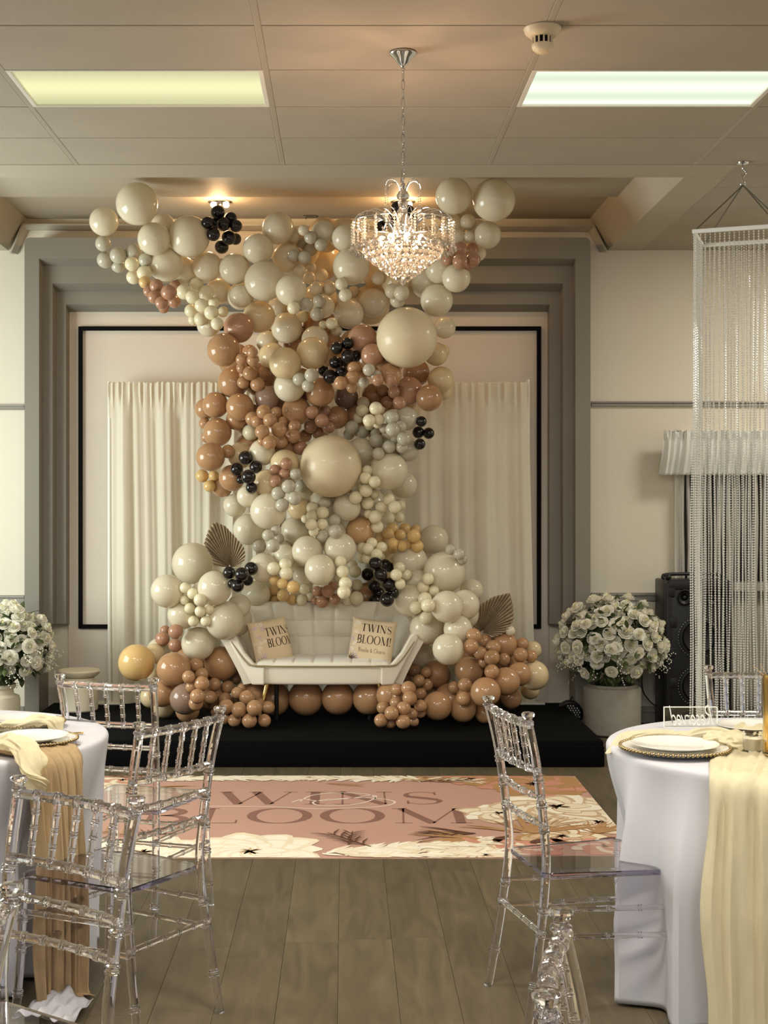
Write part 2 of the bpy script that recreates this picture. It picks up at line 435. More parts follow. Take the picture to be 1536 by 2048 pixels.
portal('trim_6', 85, 1148, 531, 105, 1126, 567, 112.5, 1121.5, 583, 9.82, 9.90, 1248)
portal('trim_7', 111.5, 1122.5, 582, 132, 1099, 609, 139, 1095, 624, 9.90, 9.985, 1248)
p0, p1 = at(137, 622, 9.985), at(1097, 1440, 9.985)
struct(MB().box(((p0.x+p1.x)/2, 9.992, (p0.z+p1.z)/2), (p1.x-p0.x, .016, p0.z-p1.z)).build('wall_stage', M['panel'], smooth=False))

# grey mouldings on the side walls and baseboards
def hmould(name, px0, px1, ya, yb, d=.03, Y=10.0):
    a = at(px0, ya, Y); c = at(px1, yb, Y); b = MB(); h = a.z-c.z; xm = (a.x+c.x)/2; w = c.x-a.x
    b.bbox((xm, Y-d/2, a.z-h*.18), (w, d, h*.36), .003); b.bbox((xm, Y-d*.3, a.z-h*.62), (w, d*.6, h*.56), .004)
    b.bbox((xm, Y-d*.42, a.z-h*.92), (w, d*.84, h*.16), .002)
    return struct(b.build(name, M['railgrey'], smooth=False))
hmould('trim_8', 1182, 1345, 803, 813); hmould('trim_9', 1182, 1700, 1185, 1201)
hmould('trim_12', 1345, 1700, 803, 813)
hmould('trim_10', -300, 50, 810, 820); hmould('trim_11', -300, 50, 1190, 1205)
hmould('baseboard_right', 1182, 1750, 1412, 1444); hmould('baseboard_left', -400, 50, 1412, 1444)
hmould('baseboard_stage', 137, 1098, 1412, 1444, .02, 9.985)

# window on the right of the back wall
wt = struct(MB().build('window_1', M['casing']) if False else bpy.data.objects.new('window_1', None)); COL.objects.link(wt)
a = at(1346, 862, 10.0); c = at(1640, 1170, 10.0)
cs = MB()
for (x0, x1, z0, z1) in ((a.x, a.x+.05, c.z, a.z), (c.x-.05, c.x, c.z, a.z), (a.x, c.x, a.z-.05, a.z), (a.x, c.x, c.z-.04, c.z+.02)):
    cs.bbox(((x0+x1)/2, 9.975, (z0+z1)/2), (x1-x0, .07, z1-z0), .004)
cs.build('window_frame', M['casing'], wt, False)
MB().box(((a.x+c.x)/2, 9.985, (a.z+c.z)/2), (c.x-a.x-.06, .012, a.z-c.z-.06)).build('pane', M['pane'], wt, False)

# fluorescent fittings
def fluor(kx, ky, m, label):
    x0 = TX0+TW*(kx+.5); y0 = TY1-TD*(ky+.5)
    t = thing('fluorescent_light', label, 'ceiling light', (x0, y0, ZC))
    fr = MB()
    for (cx, cy, sx, sy) in ((0, .262, 1.08, .014), (0, -.262, 1.08, .014), (.528, 0, .022, .51), (-.528, 0, .022, .51)):
        fr.bbox((cx, cy, .008), (sx, sy, .016), .003)
    fr.build('frame', M['white'], t, False)
    MB().box((0, 0, .014), (1.036, .512, .006)).build('diffuser', m, t, False)
    return t
fluor(-1, 2, M['diff_left'], 'dim yellowish fluorescent ceiling panel on the left, above the balloons')
fluor(1, 2, M['diff_right'], 'bright greenish white fluorescent ceiling panel on the right, beside the smoke detector')

# smoke detector
sd = at(1085, 56, 2800*1.8/949.0)
t = thing('smoke_detector', 'round cream smoke detector on the ceiling, near the right light panel', 'smoke detector', (sd.x, sd.y, ZC))
MB().lathe([(.068, .004), (.072, -.004), (.066, -.02), (.05, -.034), (.046, -.036)], 28).build('base', M['cream_plastic'], t)
cg = MB()
for k in range(12):
    a = 2*math.pi*k/12; cg.box((.036*math.cos(a), .036*math.sin(a), -.05), (.006, .006, .032), Matrix.Rotation(a, 3, 'Z'))
cg.build('vent_bars', M['cream_plastic'], t)
MB().lathe([(.032, -.034), (.032, -.064)], 20).build('dark_core', M['black'], t)
MB().lathe([(.040, -.062), (.042, -.07), (.036, -.084), (.024, -.094), (.004, -.096)], 24).build('cap', M['cream_plastic'], t)

# recessed spotlights over the stage
for (px, lab) in ((440, 'chrome ceiling spotlight glowing above the left black balloon cluster'),
                  (806, 'ceiling spotlight behind the chandelier, above the dark balloon cluster')):
    p = at(px, 414, 9.43); z = ZR+.04
    t = thing('spotlight', lab, 'ceiling light', (p.x, p.y, z))
    MB().lathe([(.075, 0), (.078, -.008), (.06, -.014), (.055, -.004)], 28).build('trim_ring', M['chrome'], t)
    for s in (-1, 1):
        MB().lathe([(.001, -.004), (.02, -.008), (.02, -.03), (.012, -.04), (.001, -.042)], 14, (s*.042, -.01, 0)).build('bulb', M['spotbulb'], t)
    point_light('spot_glow', (p.x, p.y-.12, z-.10), 7, (255, 206, 150), .05)
# little wire hook on the recess ceiling
hk = MB().tube(smoothpath([at(607, 431, 9.5), at(632, 431, 9.5), at(634, 434, 9.5), at(613, 434, 9.5), at(613, 439, 9.5)], 4), .0022, 6)
tag(hk.build('ceiling_hook', M['black']), 'small bent wire hook under the recess above the balloons', 'hook')
# ================================================================ STAGE
DECK = 0.157
sp = thing('stage_platform', 'low black carpeted stage platform under the sofa and balloons', 'platform', (-.26, 9.1, 0))
MB().bbox((0, 0, DECK/2+.003), (3.6, 1.58, DECK-.006), .014).build('deck', M['carpet'], sp)
MB().bbox((0, -.795, .062), (3.604, .012, .12), .004).build('skirt', M['carpet'], sp)

# black rectangular frame on the wall
t = thing('wall_frame', 'large black rectangular frame outlined on the wall behind the drapes', 'frame', (0, 9.97, 0))
a = at(157, 653, 9.97); c = at(1082, 1257, 9.97); w = .029
for (x0, x1, z0, z1) in ((a.x, c.x, a.z-w, a.z), (a.x, c.x, c.z, c.z+w), (a.x, a.x+w, c.z+w, a.z-w), (c.x-w, c.x, c.z+w, a.z-w)):
    MB().bbox(((x0+x1)/2, 0, (z0+z1)/2), (x1-x0, .024, z1-z0), .003).build('frame_bar', M['black'], t, False)

# pipe and drape
DY = 9.85
pl, pr = at(219, 772, DY), at(1056, 768, DY)
t = thing('backdrop_stand', 'white pipe stand that carries the ivory drapes behind the balloons', 'stand', (0, DY, DECK))
MB().tube([(pl.x, 0, pl.z-DECK), (pr.x, 0, pr.z-DECK)], .014, 12).build('crossbar', M['white'], t)
for p in (pl, pr):
    MB().tube([(p.x, .0, 0.012), (p.x, .0, p.z-DECK+.03)], .013, 12).build('upright', M['white'], t)
    MB().bbox((p.x, .0, .006), (.22, .16, .012), .004).build('foot', M['white'], t)
def drape(px0, px1, bx0, bx1, label, seed):
    r = random.Random(seed); ph = [r.uniform(0, 6.28) for _ in range(8)]
    T0, T1 = at(px0, 776, DY), at(px1, 772, DY); B0, B1 = at(bx0, 1410, DY), at(bx1, 1410, DY)
    zt, zb = (T0.z+T1.z)/2, DECK+.006
    fr = [9+seed % 3, 17, 31, 47]
    def fn(u, v):
        x = (T0.x*(1-u)+T1.x*u)*(1-v)+(B0.x*(1-u)+B1.x*u)*v
        z = zt+.03+(zb-zt-.03)*v
        uu = u+.012*math.sin(3*v+ph[5])*math.sin(7*u+ph[6])
        f = sum(am*math.sin(fr[i]*uu*6.283/2.2+ph[i]) for i, am in enumerate((.020, .016, .008, .004)))
        g = .012*math.sin(60*uu*3.1+ph[4])+.007*math.sin(97*uu*3+ph[7])
        k = min(1, v/.10); top = max(0, 1-v/.09)
        amp = .55+.65*v
        y = DY-.026-(.5*abs(top))*.012+f*amp*k*.9+g*(.75*top+.12)
        if v < .045: y = DY-.024+g*.5-.01*math.sin(v/.045*3.14)
        z += .006*math.sin(70*uu*3.1+ph[4])*max(0, 1-v/.02)
        return (x, min(y, DY+.02 if v > .1 else DY-.018), z)
    o = MB().grid(fn, 150, 60).build('drape_panel', M['drape'])
    return tag(o, label, 'curtain')
drape(218, 560, 220, 560, 'ivory drape left of the balloon column, gathered on the white pipe', 4)
drape(566, 1056, 566, 1070, 'ivory drape right of the balloon column, leaning out at its right edge', 9)

# ---------------------------------------------------------------- lettering strokes
def arc(cx, cy, rx, ry, a0, a1, n=14):
    return [(cx+rx*math.cos(math.radians(a0+(a1-a0)*i/n)), cy+ry*math.sin(math.radians(a0+(a1-a0)*i/n))) for i in range(n+1)]
def glyph(ch, K=.17, k=.035):
    """serif capitals in a box 0..w by 0..1 -> width, list of (points, widths)"""
    if ch == 'T': return .86, [([(.43, 0), (.43, 1)], K), ([(0, .97), (.86, .97)], .05), ([(.02, .97), (.02, .82)], k), ([(.84, .97), (.84, .82)], k), ([(.28, .015), (.58, .015)], k)]
    if ch == 'W': return 1.4, [([(.12, 1), (.42, 0)], K), ([(.42, 0), (.74, .95)], k), ([(.66, 1), (.96, 0)], K), ([(.96, 0), (1.28, 1)], k), ([(0, .985), (.26, .985)], k), ([(.54, .985), (.8, .985)], k), ([(1.15, .985), (1.4, .985)], k)]
    if ch == 'I': return .36, [([(.18, 0), (.18, 1)], K), ([(0, .985), (.36, .985)], k), ([(0, .015), (.36, .015)], k)]
    if ch == 'N': return 1.05, [([(.16, 0), (.16, 1)], k), ([(.12, 1), (.88, 0)], K), ([(.9, 0), (.9, 1)], k), ([(0, .985), (.22, .985)], k), ([(.02, .015), (.3, .015)], k), ([(.76, .985), (1.05, .985)], k)]
    if ch == 'L': return .72, [([(.18, 0), (.18, 1)], K), ([(.02, .015), (.7, .015)], k), ([(.7, 0), (.7, .22)], k), ([(.02, .985), (.34, .985)], k)]
    if ch == 'B':
        u = arc(.3, .745, .36, .245, 90, -90, 12); d = arc(.3, .26, .44, .25, 90, -90, 12)
        wu = [k+(K-k)*math.sin(math.pi*i/12) for i in range(13)]
        return .8, [([(.18, 0), (.18, 1)], K), ([(.02, .985), (.3, .985)], k), ([(.02, .015), (.3, .015)], k), (u, wu), (d, wu)]
    if ch == 'O':
        p = arc(.56, .5, .48, .5, 0, 360, 40); w = [k+(K-k)*abs(math.cos(2*math.pi*i/40))**1.5 for i in range(41)]
        return 1.12, [(p, w)]
    if ch == 'S':
        p = arc(.36, .745, .27, .24, 35, 200, 12)+[(.14, .6), (.3, .53), (.45, .46), (.58, .38)]+arc(.36, .26, .29, .25, 12, -150, 12)
        n = len(p); w = [k+(K*.9-k)*math.exp(-((i/(n-1)-.5)/.17)**2) for i in range(n)]
        return .74, [(p, w), ([(.6, .98), (.6, .74)], k), ([(.1, .02), (.1, .28)], k)]
    if ch == 'M': return 1.35, [([(.16, 0), (.2, 1)], k), ([(.16, 1), (.66, 0)], K), ([(.66, 0), (1.12, 1)], k), ([(1.14, 0), (1.14, 1)], K), ([(0, .985), (.24, .985)], k), ([(.02, .015), (.32, .015)], k), ([(.96, .015), (1.34, .015)], k), ([(1.08, .985), (1.32, .985)], k)]
    if ch == '!': return .3, [([(.15, .3), (.15, 1)], [k*1.5, K]), ([(.15, 0), (.15, .13)], K)]
    return .4, []
def lower(ch):
    """single weight small letters, x height .5"""
    t = .07
    D = {
     'B': (.6, [[(.1, 0), (.1, 1)], arc(.1, .76, .38, .24, 90, -90, 8), arc(.1, .26, .45, .26, 90, -90, 8)]),
     'C': (.75, [arc(.42, .5, .38, .5, 50, 310, 16)]),
     'R': (.75, [[(.12, 0), (.2, 1)], arc(.2, .75, .42, .25, 90, -90, 10), [(.25, .5), (.5, .1), (.72, .02)]]),
     'i': (.22, [[(.1, 0), (.1, .5)], [(.1, .66), (.1, .74)]]),
     's': (.42, [arc(.2, .38, .14, .12, 40, 230, 8)+arc(.2, .13, .15, .13, 60, -140, 8)]),
     'o': (.52, [arc(.25, .25, .2, .25, 0, 360, 16)]),
     'l': (.22, [[(.1, 0), (.1, 1)]]),
     'a': (.52, [arc(.23, .25, .19, .25, 0, 360, 14), [(.43, .5), (.43, 0)]]),
     'h': (.52, [[(.08, 0), (.08, 1)], arc(.25, .3, .17, .2, 180, 0, 8)+[(.42, 0)]]),
     'r': (.36, [[(.08, 0), (.08, .5)], arc(.25, .3, .17, .2, 180, 50, 6)]),
     'e': (.5, [[(.06, .25), (.42, .27)]+arc(.24, .26, .19, .24, 5, 320, 14)]),
     'v': (.46, [[(.04, .5), (.22, 0), (.44, .5)]]),
     'd': (.55, [arc(.23, .25, .19, .25, 0, 360, 14), [(.43, 0), (.43, 1)]]),
     '&': (.6, [[(.56, .05), (.2, .55), (.18, .75), (.28, .86), (.38, .75), (.3, .58), (.08, .3), (.1, .08), (.26, 0), (.44, .12), (.52, .32)]]),
    }
    if ch not in D: return .3, []
    w, st = D[ch]; return w, [(p, t) for p in st]
def strokes_to(b, strokes, fn, div=1):
    """thicken 2-D strokes into strips and map them with fn(x, y)"""
    for pts, w in strokes:
        P = [Vector((p[0], p[1], 0)) for p in pts]
        if len(P) == 2 and div > 1: P = [P[0].lerp(P[1], i/div) for i in range(div+1)]
        n = len(P); ws = w if hasattr(w, '__len__') else [w]*n
        if len(ws) != n: ws = [ws[0]+(ws[-1]-ws[0])*i/(n-1) for i in range(n)]
        vs = []
        for i, p in enumerate(P):
            d = P[min(i+1, n-1)]-P[max(i-1, 0)]
            if d.length < 1e-9: d = Vector((1, 0, 0))
            d.normalize(); q = Vector((-d.y, d.x, 0))*ws[i]/2
            vs += [fn(p.x+q.x, p.y+q.y), fn(p.x-q.x, p.y-q.y)]
        b.add(vs, [(2*i, 2*i+1, 2*i+3, 2*i+2) for i in range(n-1)])
def text_strokes(s, gl, gap=.12, slant=0.0):
    x = 0; out = []
    for ch in s:
        w, st = gl(ch)
        for p, t in st: out.append(([(x+q[0]+slant*q[1], q[1]) for q in p], t))
        x += w+gap
    return x-gap, out

# ---------------------------------------------------------------- loveseat
SX = at(646, 1300, 9.0).x
sofa = thing('loveseat', 'cream tufted loveseat with flared arms on the black stage', 'sofa', (SX, 8.98, DECK))
def shell_pt(u, v, off=0.0):
    """u along the U from the left arm front round the back to the right arm front, v from seat up to the rim"""
    u2 = u if u <= .5 else 1-u; sgn = -1 if u <= .5 else 1
    # plan of the foot and of the rim
    if u2 < .2:
        k = u2/.2; foot = (.455, .0+.34*k); rim = (.605-.03*k, -.02+.36*k); zt = .545+.05*k
    elif u2 < .28:
        k = (u2-.2)/.08; a = k*math.pi/2
        foot = (.355+.10*math.cos(a), .34+.10*math.sin(a)); rim = (.455+.12*math.cos(a), .34+.16*math.sin(a)); zt = .595+.12*(.5-.5*math.cos(math.pi*k))
    else:
        k = (u2-.28)/.22; foot = (.355*(1-k), .44); rim = (.455*(1-k), .50); zt = .715+.008*k
    e = v**1.15
    x = foot[0]+(rim[0]-foot[0])*e; y = foot[1]+(rim[1]-foot[1])*e; z = .255+(zt-.255)*v
    return sgn*x, y, z
def tuft(u, v):
    # quilting grooves: seven columns on the back, three rows
    if .26 < u < .74:
        c = (u-.26)/.48*7; r = max(0, (v-.30)/.70)*3
        gx = abs(c-round(c)); gr = abs(r-round(r)) if 0.2 < r < 2.8 else 1
        return -.014*math.exp(-(gx/.07)**2)-.012*math.exp(-(gr/.07)**2)
    c = (u if u < .5 else 1-u)/.26*3
    return -.007*math.exp(-((c-round(c))/.06)**2) if 0.3 < c < 2.7 else 0
def shell_in(u, v):
    x, y, z = shell_pt(u, v)
    e = .002; x1, y1, _ = shell_pt(min(1, u+e), v); x0, y0, _ = shell_pt(max(0, u-e), v)
    d = Vector((x1-x0, y1-y0, 0)); d = d.normalized() if d.length > 0 else Vector((1, 0, 0))
    n = Vector((d.y, -d.x, 0))     # points inwards
    puff = .012+tuft(u, v)
    p = Vector((x, y, z))+n*puff
    return p
def shell_loop(t, u):
    """closed section round inside, rim, outside"""
    pass
sh = MB(); NU, NV, TH = 140, 26, .055
vin = [[shell_in(i/NU, j/NV) for i in range(NU+1)] for j in range(NV+1)]
def outer(i, j):
    u = i/NU; v = j/NV
    x, y, z = shell_pt(u, v); e = .004
    x1, y1, _ = shell_pt(min(1, u+e), v); x0, y0, _ = shell_pt(max(0, u-e), v)
    d = Vector((x1-x0, y1-y0, 0)).normalized(); n = Vector((-d.y, d.x, 0))
    return Vector((x, y, z-.01*(1-v)))+n*TH
rows = [vin[j] for j in range(NV+1)]
mid = []
for kk in (1, 2, 3):
    a = math.pi*kk/4
    row = []
    for i in range(NU+1):
        p = vin[NV][i]; q = outer(i, NV); row.append(p.lerp(q, .5-.5*math.cos(a))+Vector((0, 0, .024*math.sin(a))))
    mid.append(row)
rows += mid+[[outer(i, j) for i in range(NU+1)] for j in range(NV, -1, -2)]
nr = len(rows); vs = [p for r in rows for p in r]; wd = NU+1
fs = [(j*wd+i, j*wd+i+1, (j+1)*wd+i+1, (j+1)*wd+i) for j in range(nr-1) for i in range(NU)]
fs += [((nr-1)*wd+i, (nr-1)*wd+i+1, i+1, i) for i in range(NU)]
fs.append(tuple(j*wd for j in range(nr))); fs.append(tuple(j*wd+NU for j in range(nr-1, -1, -1)))
sh.add(vs, fs); sh.build('shell', M['velvet'], sofa)
# seat: tapered pad
def seat_fn(inset, z):
    pts = []
    for (x, y) in ((-.46, -.02), (-.40, -.075), (0, -.085), (.40, -.075), (.46, -.02), (.45, .42), (-.45, .42)):
        pts.append((x*(1-inset), (y-.2)*(1-inset)+.2, z))
    return pts
st = MB(); lay = [seat_fn(.05, .245), seat_fn(.01, .262), seat_fn(0.0, .30), seat_fn(-.005, .345), seat_fn(.0, .372), seat_fn(.05, .386)]
n = 7; vs = [p for l in lay for p in l]; fs = [(i*n+k, i*n+(k+1) % n, (i+1)*n+(k+1) % n, (i+1)*n+k) for i in range(len(lay)-1) for k in range(n)]
fs += [tuple(range(n-1, -1, -1)), tuple((len(lay)-1)*n+k for k in range(n))]
st.add(vs, fs); o = st.build('seat_base', M['velvet'], sofa); subd(o, 2)
def cush(u, v):
    x = -.43+.86*u; y = -.075+.49*v
    ed = min(1, min(u, 1-u)/.06, min(v, 1-v)/.1); h = math.sin(ed*math.pi/2)**.6
    c = u*7; g = math.exp(-((c-round(c))/.06)**2) if .3 < c < 6.7 else 0
    return (x, y+.012*(1-h)*(1 if v < .5 else -1), .376+.026*h-.006*g)
MB().grid(cush, 84, 24).build('seat_cushion', M['velvet'], sofa)
pp = [(-.605+.01, -.03, .545), (-.56, -.045, .49), (-.49, -.07, .40), (-.43, -.088, .375), (-.2, -.097, .372), (.2, -.097, .372), (.43, -.088, .375), (.49, -.07, .40), (.56, -.045, .49), (.595, -.03, .545)]
MB().tube(smoothpath(pp, 6), .0055, 6).build('piping', M['blackleg'] if False else mat('piping_trim', (150, 132, 96), .7), sofa)
# front wings joining seat and arms
for s in (-1, 1):
    w = MB(); poly = [(.37, .252), (.452, .252), (.53, .40), (.612, .545), (.607, .566), (.585, .576), (.56, .562), (.50, .455), (.432, .378), (.37, .372)]
    fy = lambda x: -.086+max(0, x-.39)/.21*.05
    n = len(poly); vs = [(s*x, fy(x), z) for x, z in poly]+[(s*x, fy(x)+.075, z) for x, z in poly]
    w.add(vs, [tuple(range(n)), tuple(range(2*n-1, n-1, -1))]+[(q, (q+1) % n, n+(q+1) % n, n+q) for q in range(n)])
    o = w.build('arm_front', M['velvet'], sofa)
    bv = o.modifiers.new('soft', 'BEVEL'); bv.width = .012; bv.segments = 3; bv.limit_method = 'ANGLE'; bv.angle_limit = math.radians(40)
for (x, y, sx, sy, g) in ((-.36, .03, -.05, -.03, 1), (.36, .03, .05, -.03, 1), (-.30, .38, -.02, .03, 0), (.30, .38, .02, .03, 0)):
    lg = MB().tube([(x, y, .25), (x+sx*.55, y+sy*.55, .12)], [.017, .014], 14).build('leg', M['brassleg'] if g else M['blackleg'], sofa)
    MB().tube([(x+sx*.55, y+sy*.55, .12), (x+sx, y+sy, .002)], [.014, .010], 14).build('leg_tip', M['brassleg'], lg)
    if g: MB().tube([(x*.84, y+.06, .25), (x*.84, y+.07, .004)], .014, 10).build('leg', M['blackleg'], sofa)

# cushions with print
def cushion(px, py, Y, rz, tilt, roll, label, lines, small):
    t = thing('cushion', label, 'cushion', at(px, py, Y))
    t.rotation_euler = (math.radians(tilt), math.radians(roll), math.radians(rz))
    Hs = .152
    def surf(u, v, sd=1, off=0):
        a, b = 2*u-1, 2*v-1
        pin = 1-.055*(1-(abs(a)**4))*abs(b)**6; pin2 = 1-.055*(1-(abs(b)**4))*abs(a)**6
        h = .052*((1-a**4)*(1-b**4))**.55+.0015
        return Vector((a*Hs*pin2, -sd*(h+off), b*Hs*pin))
    b = MB(); b.grid(lambda u, v: surf(u, v), 30, 30); b.grid(lambda u, v: surf(u, v, -1), 30, 30)
    b.build('cover', M['pillow'], t)
    def fit(b, s, gl, x0, x1, y0, h, slant=0):
        w, stt = text_strokes(s, gl, .1, slant); k = (x1-x0)/w
        strokes_to(b, stt, lambda x, y: surf(x0+x*k, y0+y*h, 1, .0012), 6)
    L = MB()
    for (s, x0, x1, y0, h) in lines: fit(L, s, glyph, x0, x1, y0, h)
    if small: fit(L, small, lower, .26, .84, .25, .09)
    L.build('lettering', M['ink'], t, False)
    r = random.Random(int(px)); P = MB()
    for k in range(16):     # pale flower print down the left edge
        u0 = r.uniform(.04, .24); v0 = r.uniform(.1, .92); a0 = r.uniform(0, 6.28); ln = r.uniform(.10, .18)
        P.mi = k % 2
        pts = [(u0, v0), (u0+ln*.5*math.cos(a0), v0+ln*.5*math.sin(a0)), (u0+ln*math.cos(a0), v0+ln*math.sin(a0))]
        pts = [(min(max(x, .02), .98), min(max(y, .03), .97)) for x, y in pts]
        strokes_to(P, [(pts, [.008, .095, .01])], lambda x, y: surf(min(max(x, .01), .99), min(max(y, .01), .99), 1, .0006+.0001*k))
    P.build('flower_print', [M['blush'], M['petalink']], t, False)['kind'] = 'stuff'
    Q = MB()
    for k in range(7):
        a0 = math.radians(15+22*k); 
        pts = [(.12, .06), (.12+.07*math.cos(a0), .07+.07*math.sin(a0)), (.12+.15*math.cos(a0), .07+.15*math.sin(a0))]
        pts = [(min(max(x, .03), .97), y) for x, y in pts]
        strokes_to(Q, [(pts, [.004, .018, .003])], lambda x, y: surf(min(max(x, .01), .99), min(max(y, .01), .99), 1, .0024))
    Q.build('leaf_print', M['ink'], t, False)
    return t
cushion(541, 1284, 9.16, 38, -14, -6, 'tan cushion printed TWINS BLOOM at the left end of the loveseat',
        [('TWINS', .30, .97, .62, .18), ('BLOOM', .30, .99, .38, .18)], None)
cushion(744, 1284, 9.14, -12, -14, 6, 'tan cushion with extra name line under TWINS BLOOM, at the right end of the loveseat',
        [('TWINS', .26, .92, .69, .17), ('BLOOM!', .20, .94, .43, .18)], 'Bisola & Charis')

# ---------------------------------------------------------------- dried palm fans
def palm(base, tip, pts, Y, label, yaw):
    t = thing('palm_leaf', label, 'dried leaf', at(base[0], base[1], Y))
    k = Y/F; out = [Vector(((p[0]-base[0])*k, 0, (base[1]-p[1])*k)) for p in pts]
    # resample the outline by length
    seg = []
    for i in range(len(out)-1): seg.append((out[i+1]-out[i]).length)
    tot = sum(seg); N = 54; res = []
    for q in range(N+1):
        d = tot*q/N; i = 0
        while i < len(seg)-1 and d > seg[i]: d -= seg[i]; i += 1
        res.append(out[i].lerp(out[i+1], min(1, d/seg[i])))
    def fn(u, v):
        i = u*N; p = res[int(round(i))]; r = .06+.94*v
        z = .019*(1 if int(round(i)) % 2 else -1)*(.3+.7*v)
        return (p.x*r, z-.05*v*v, p.z*r)
    o = MB().grid(fn, N, 5).build('blade', M['palm'], t, False); solid(o, .002)
    MB().tube([(0, .01, .02), (0, .015, -.12)], .006, 8).build('stem', M['palm'], t)
    t.rotation_euler = (0, 0, math.radians(yaw)); return t
palm((461, 1135), None, [(428, 1132), (425, 1115), (409, 1088), (418, 1060), (430, 1043), (452, 1052), (470, 1072), (488, 1092), (492, 1110), (489, 1122), (474, 1134)], 9.05,
     'dried fan palm leaf standing above the left balloon mound', 0)
palm((963, 1265), None, [(938, 1258), (941, 1238), (952, 1212), (985, 1192), (1018, 1184), (1024, 1210), (1026, 1236), (1018, 1252), (1004, 1266), (985, 1272)], 9.1,
     'dried fan palm leaf standing above the right balloon mound', 0)

# ---------------------------------------------------------------- printed dance floor mat
MX0, MX1, MY0, MY1 = -1.72, 1.32, 6.165, 8.02
t = thing('printed_mat', 'pink vinyl floor mat printed TWINS BLOOM with cream flowers, before the stage', 'floor mat', (0, 0, 0))
MB().bbox(((MX0+MX1)/2, (MY0+MY1)/2, .0015), (MX1-MX0, MY1-MY0, .003), .0008).build('vinyl_sheet', M['mat_pink'], t, False)
ZL = [.0034]
def matfn(x, y): return Vector((min(max(x, MX0+.004), MX1-.004), min(max(y, MY0+.004), MY1-.004), ZL[0]))
L = MB()
for (s, px0, px1, yb, yt) in (('TWINS', 318, 888, 7.27, 7.58), ('BLOOM', 286, 942, 6.84, 7.17)):
    w, stt = text_strokes(s, glyph, .14)
    xa = (px0-CX)*7.4/F if s == 'TWINS' else (px0-CX)*7.0/F; xb = (px1-CX)*7.4/F if s == 'TWINS' else (px1-CX)*7.0/F
    kx = (xb-xa)/w; strokes_to(L, stt, lambda x, y: matfn(xa+x*kx, yb+y*(yt-yb)), 2)
L.build('lettering', M['mat_letter'], t, False)
ZL[0] = .0040
def gp(px, py): Y = F*EYE/(py-CY); return ((px-CX)*Y/F, Y)
sc = MB()
line = [gp(*p) for p in ((584, 1606), (606, 1600), (640, 1603), (700, 1598), (742, 1592), (752, 1596), (730, 1606), (690, 1612), (640, 1612), (626, 1606), (650, 1601), (720, 1597), (770, 1600), (790, 1606), (770, 1613), (720, 1617), (640, 1619), (540, 1615), (420, 1614))]
strokes_to(sc, [([(p.x, p.y) for p in smoothpath([(q[0], q[1], 0) for q in line], 8)], .010)], matfn)
line = [gp(*p) for p in ((600, 1604), (625, 1592), (680, 1587), (735, 1590), (752, 1598))]
strokes_to(sc, [([(p.x, p.y) for p in smoothpath([(q[0], q[1], 0) for q in line], 8)], .010)], matfn)
sc.build('script_flourish', M['mat_white'], t, False)
fr = random.Random(12)
FP = MB()                                # flat printed flowers; materials: cream, light, shade, brown, tan, rose
def petal(cx, cy, ang, ln, wd, mi, z):
    ZL[0] = z; FP.mi = mi; n = 7; pts = []; ws = []
    for i in range(n):
        k = i/(n-1); r = ln*k; b = .12*math.sin(3*k+ang); pts.append((cx+r*math.cos(ang+b), cy+r*math.sin(ang+b))); ws.append(max(.004, wd*math.sin(math.pi*min(1, .12+.86*k))**.7))
    strokes_to(FP, [(pts, ws)], matfn)
def flower(cx, cy, R, pal=(0, 1, 2), ctr=3, n=9):
    z = .0042+fr.random()*.0004
    for ring, rr in enumerate((1.0, .74, .48)):
        for k in range(n):
            a = 2*math.pi*(k+.5*ring)/n+fr.uniform(-.12, .12)
            petal(cx, cy, a, R*rr*fr.uniform(.9, 1.08), R*rr*.78, pal[2], z); z += .00003
            petal(cx, cy, a+.03, R*rr*.95, R*rr*.62, pal[(k+ring) % 2], z); z += .00003
    for k in range(14): petal(cx, cy, fr.uniform(0, 6.28), R*.17, R*.05, ctr, z)
def plume(x0, y0, x1, y1, wd, pal=(1, 0), n=90):
    z = .0058
    for k in range(n):
        q = fr.random(); cx = x0+(x1-x0)*q; cy = y0+(y1-y0)*q; a = math.atan2(y1-y0, x1-x0)+fr.choice((-1, 1))*fr.uniform(.25, .95)
        petal(cx, cy, a, wd*fr.uniform(.6, 1.1), wd*.22, pal[k % 2], z); z += .000008
def grass(cx, cy, a0, a1, ln, mi, n=26):
    for k in range(n): petal(cx, cy, fr.uniform(a0, a1), ln*fr.uniform(.5, 1), ln*.04, mi, .0066+.00002*k)
def sprig(cx, cy, ang, ln, mi=3):
    ZL[0] = .0072; FP.mi = mi
    strokes_to(FP, [([(cx, cy), (cx+ln*math.cos(ang), cy+ln*math.sin(ang))], [.012, .006])], matfn)
    for k in range(1, 6):
        q = k/6; x, y = cx+ln*q*math.cos(ang), cy+ln*q*math.sin(ang)
        for s in (-1, 1): petal(x, y, ang+s*.7, ln*.34, ln*.03, mi, .0072+.00002*k)
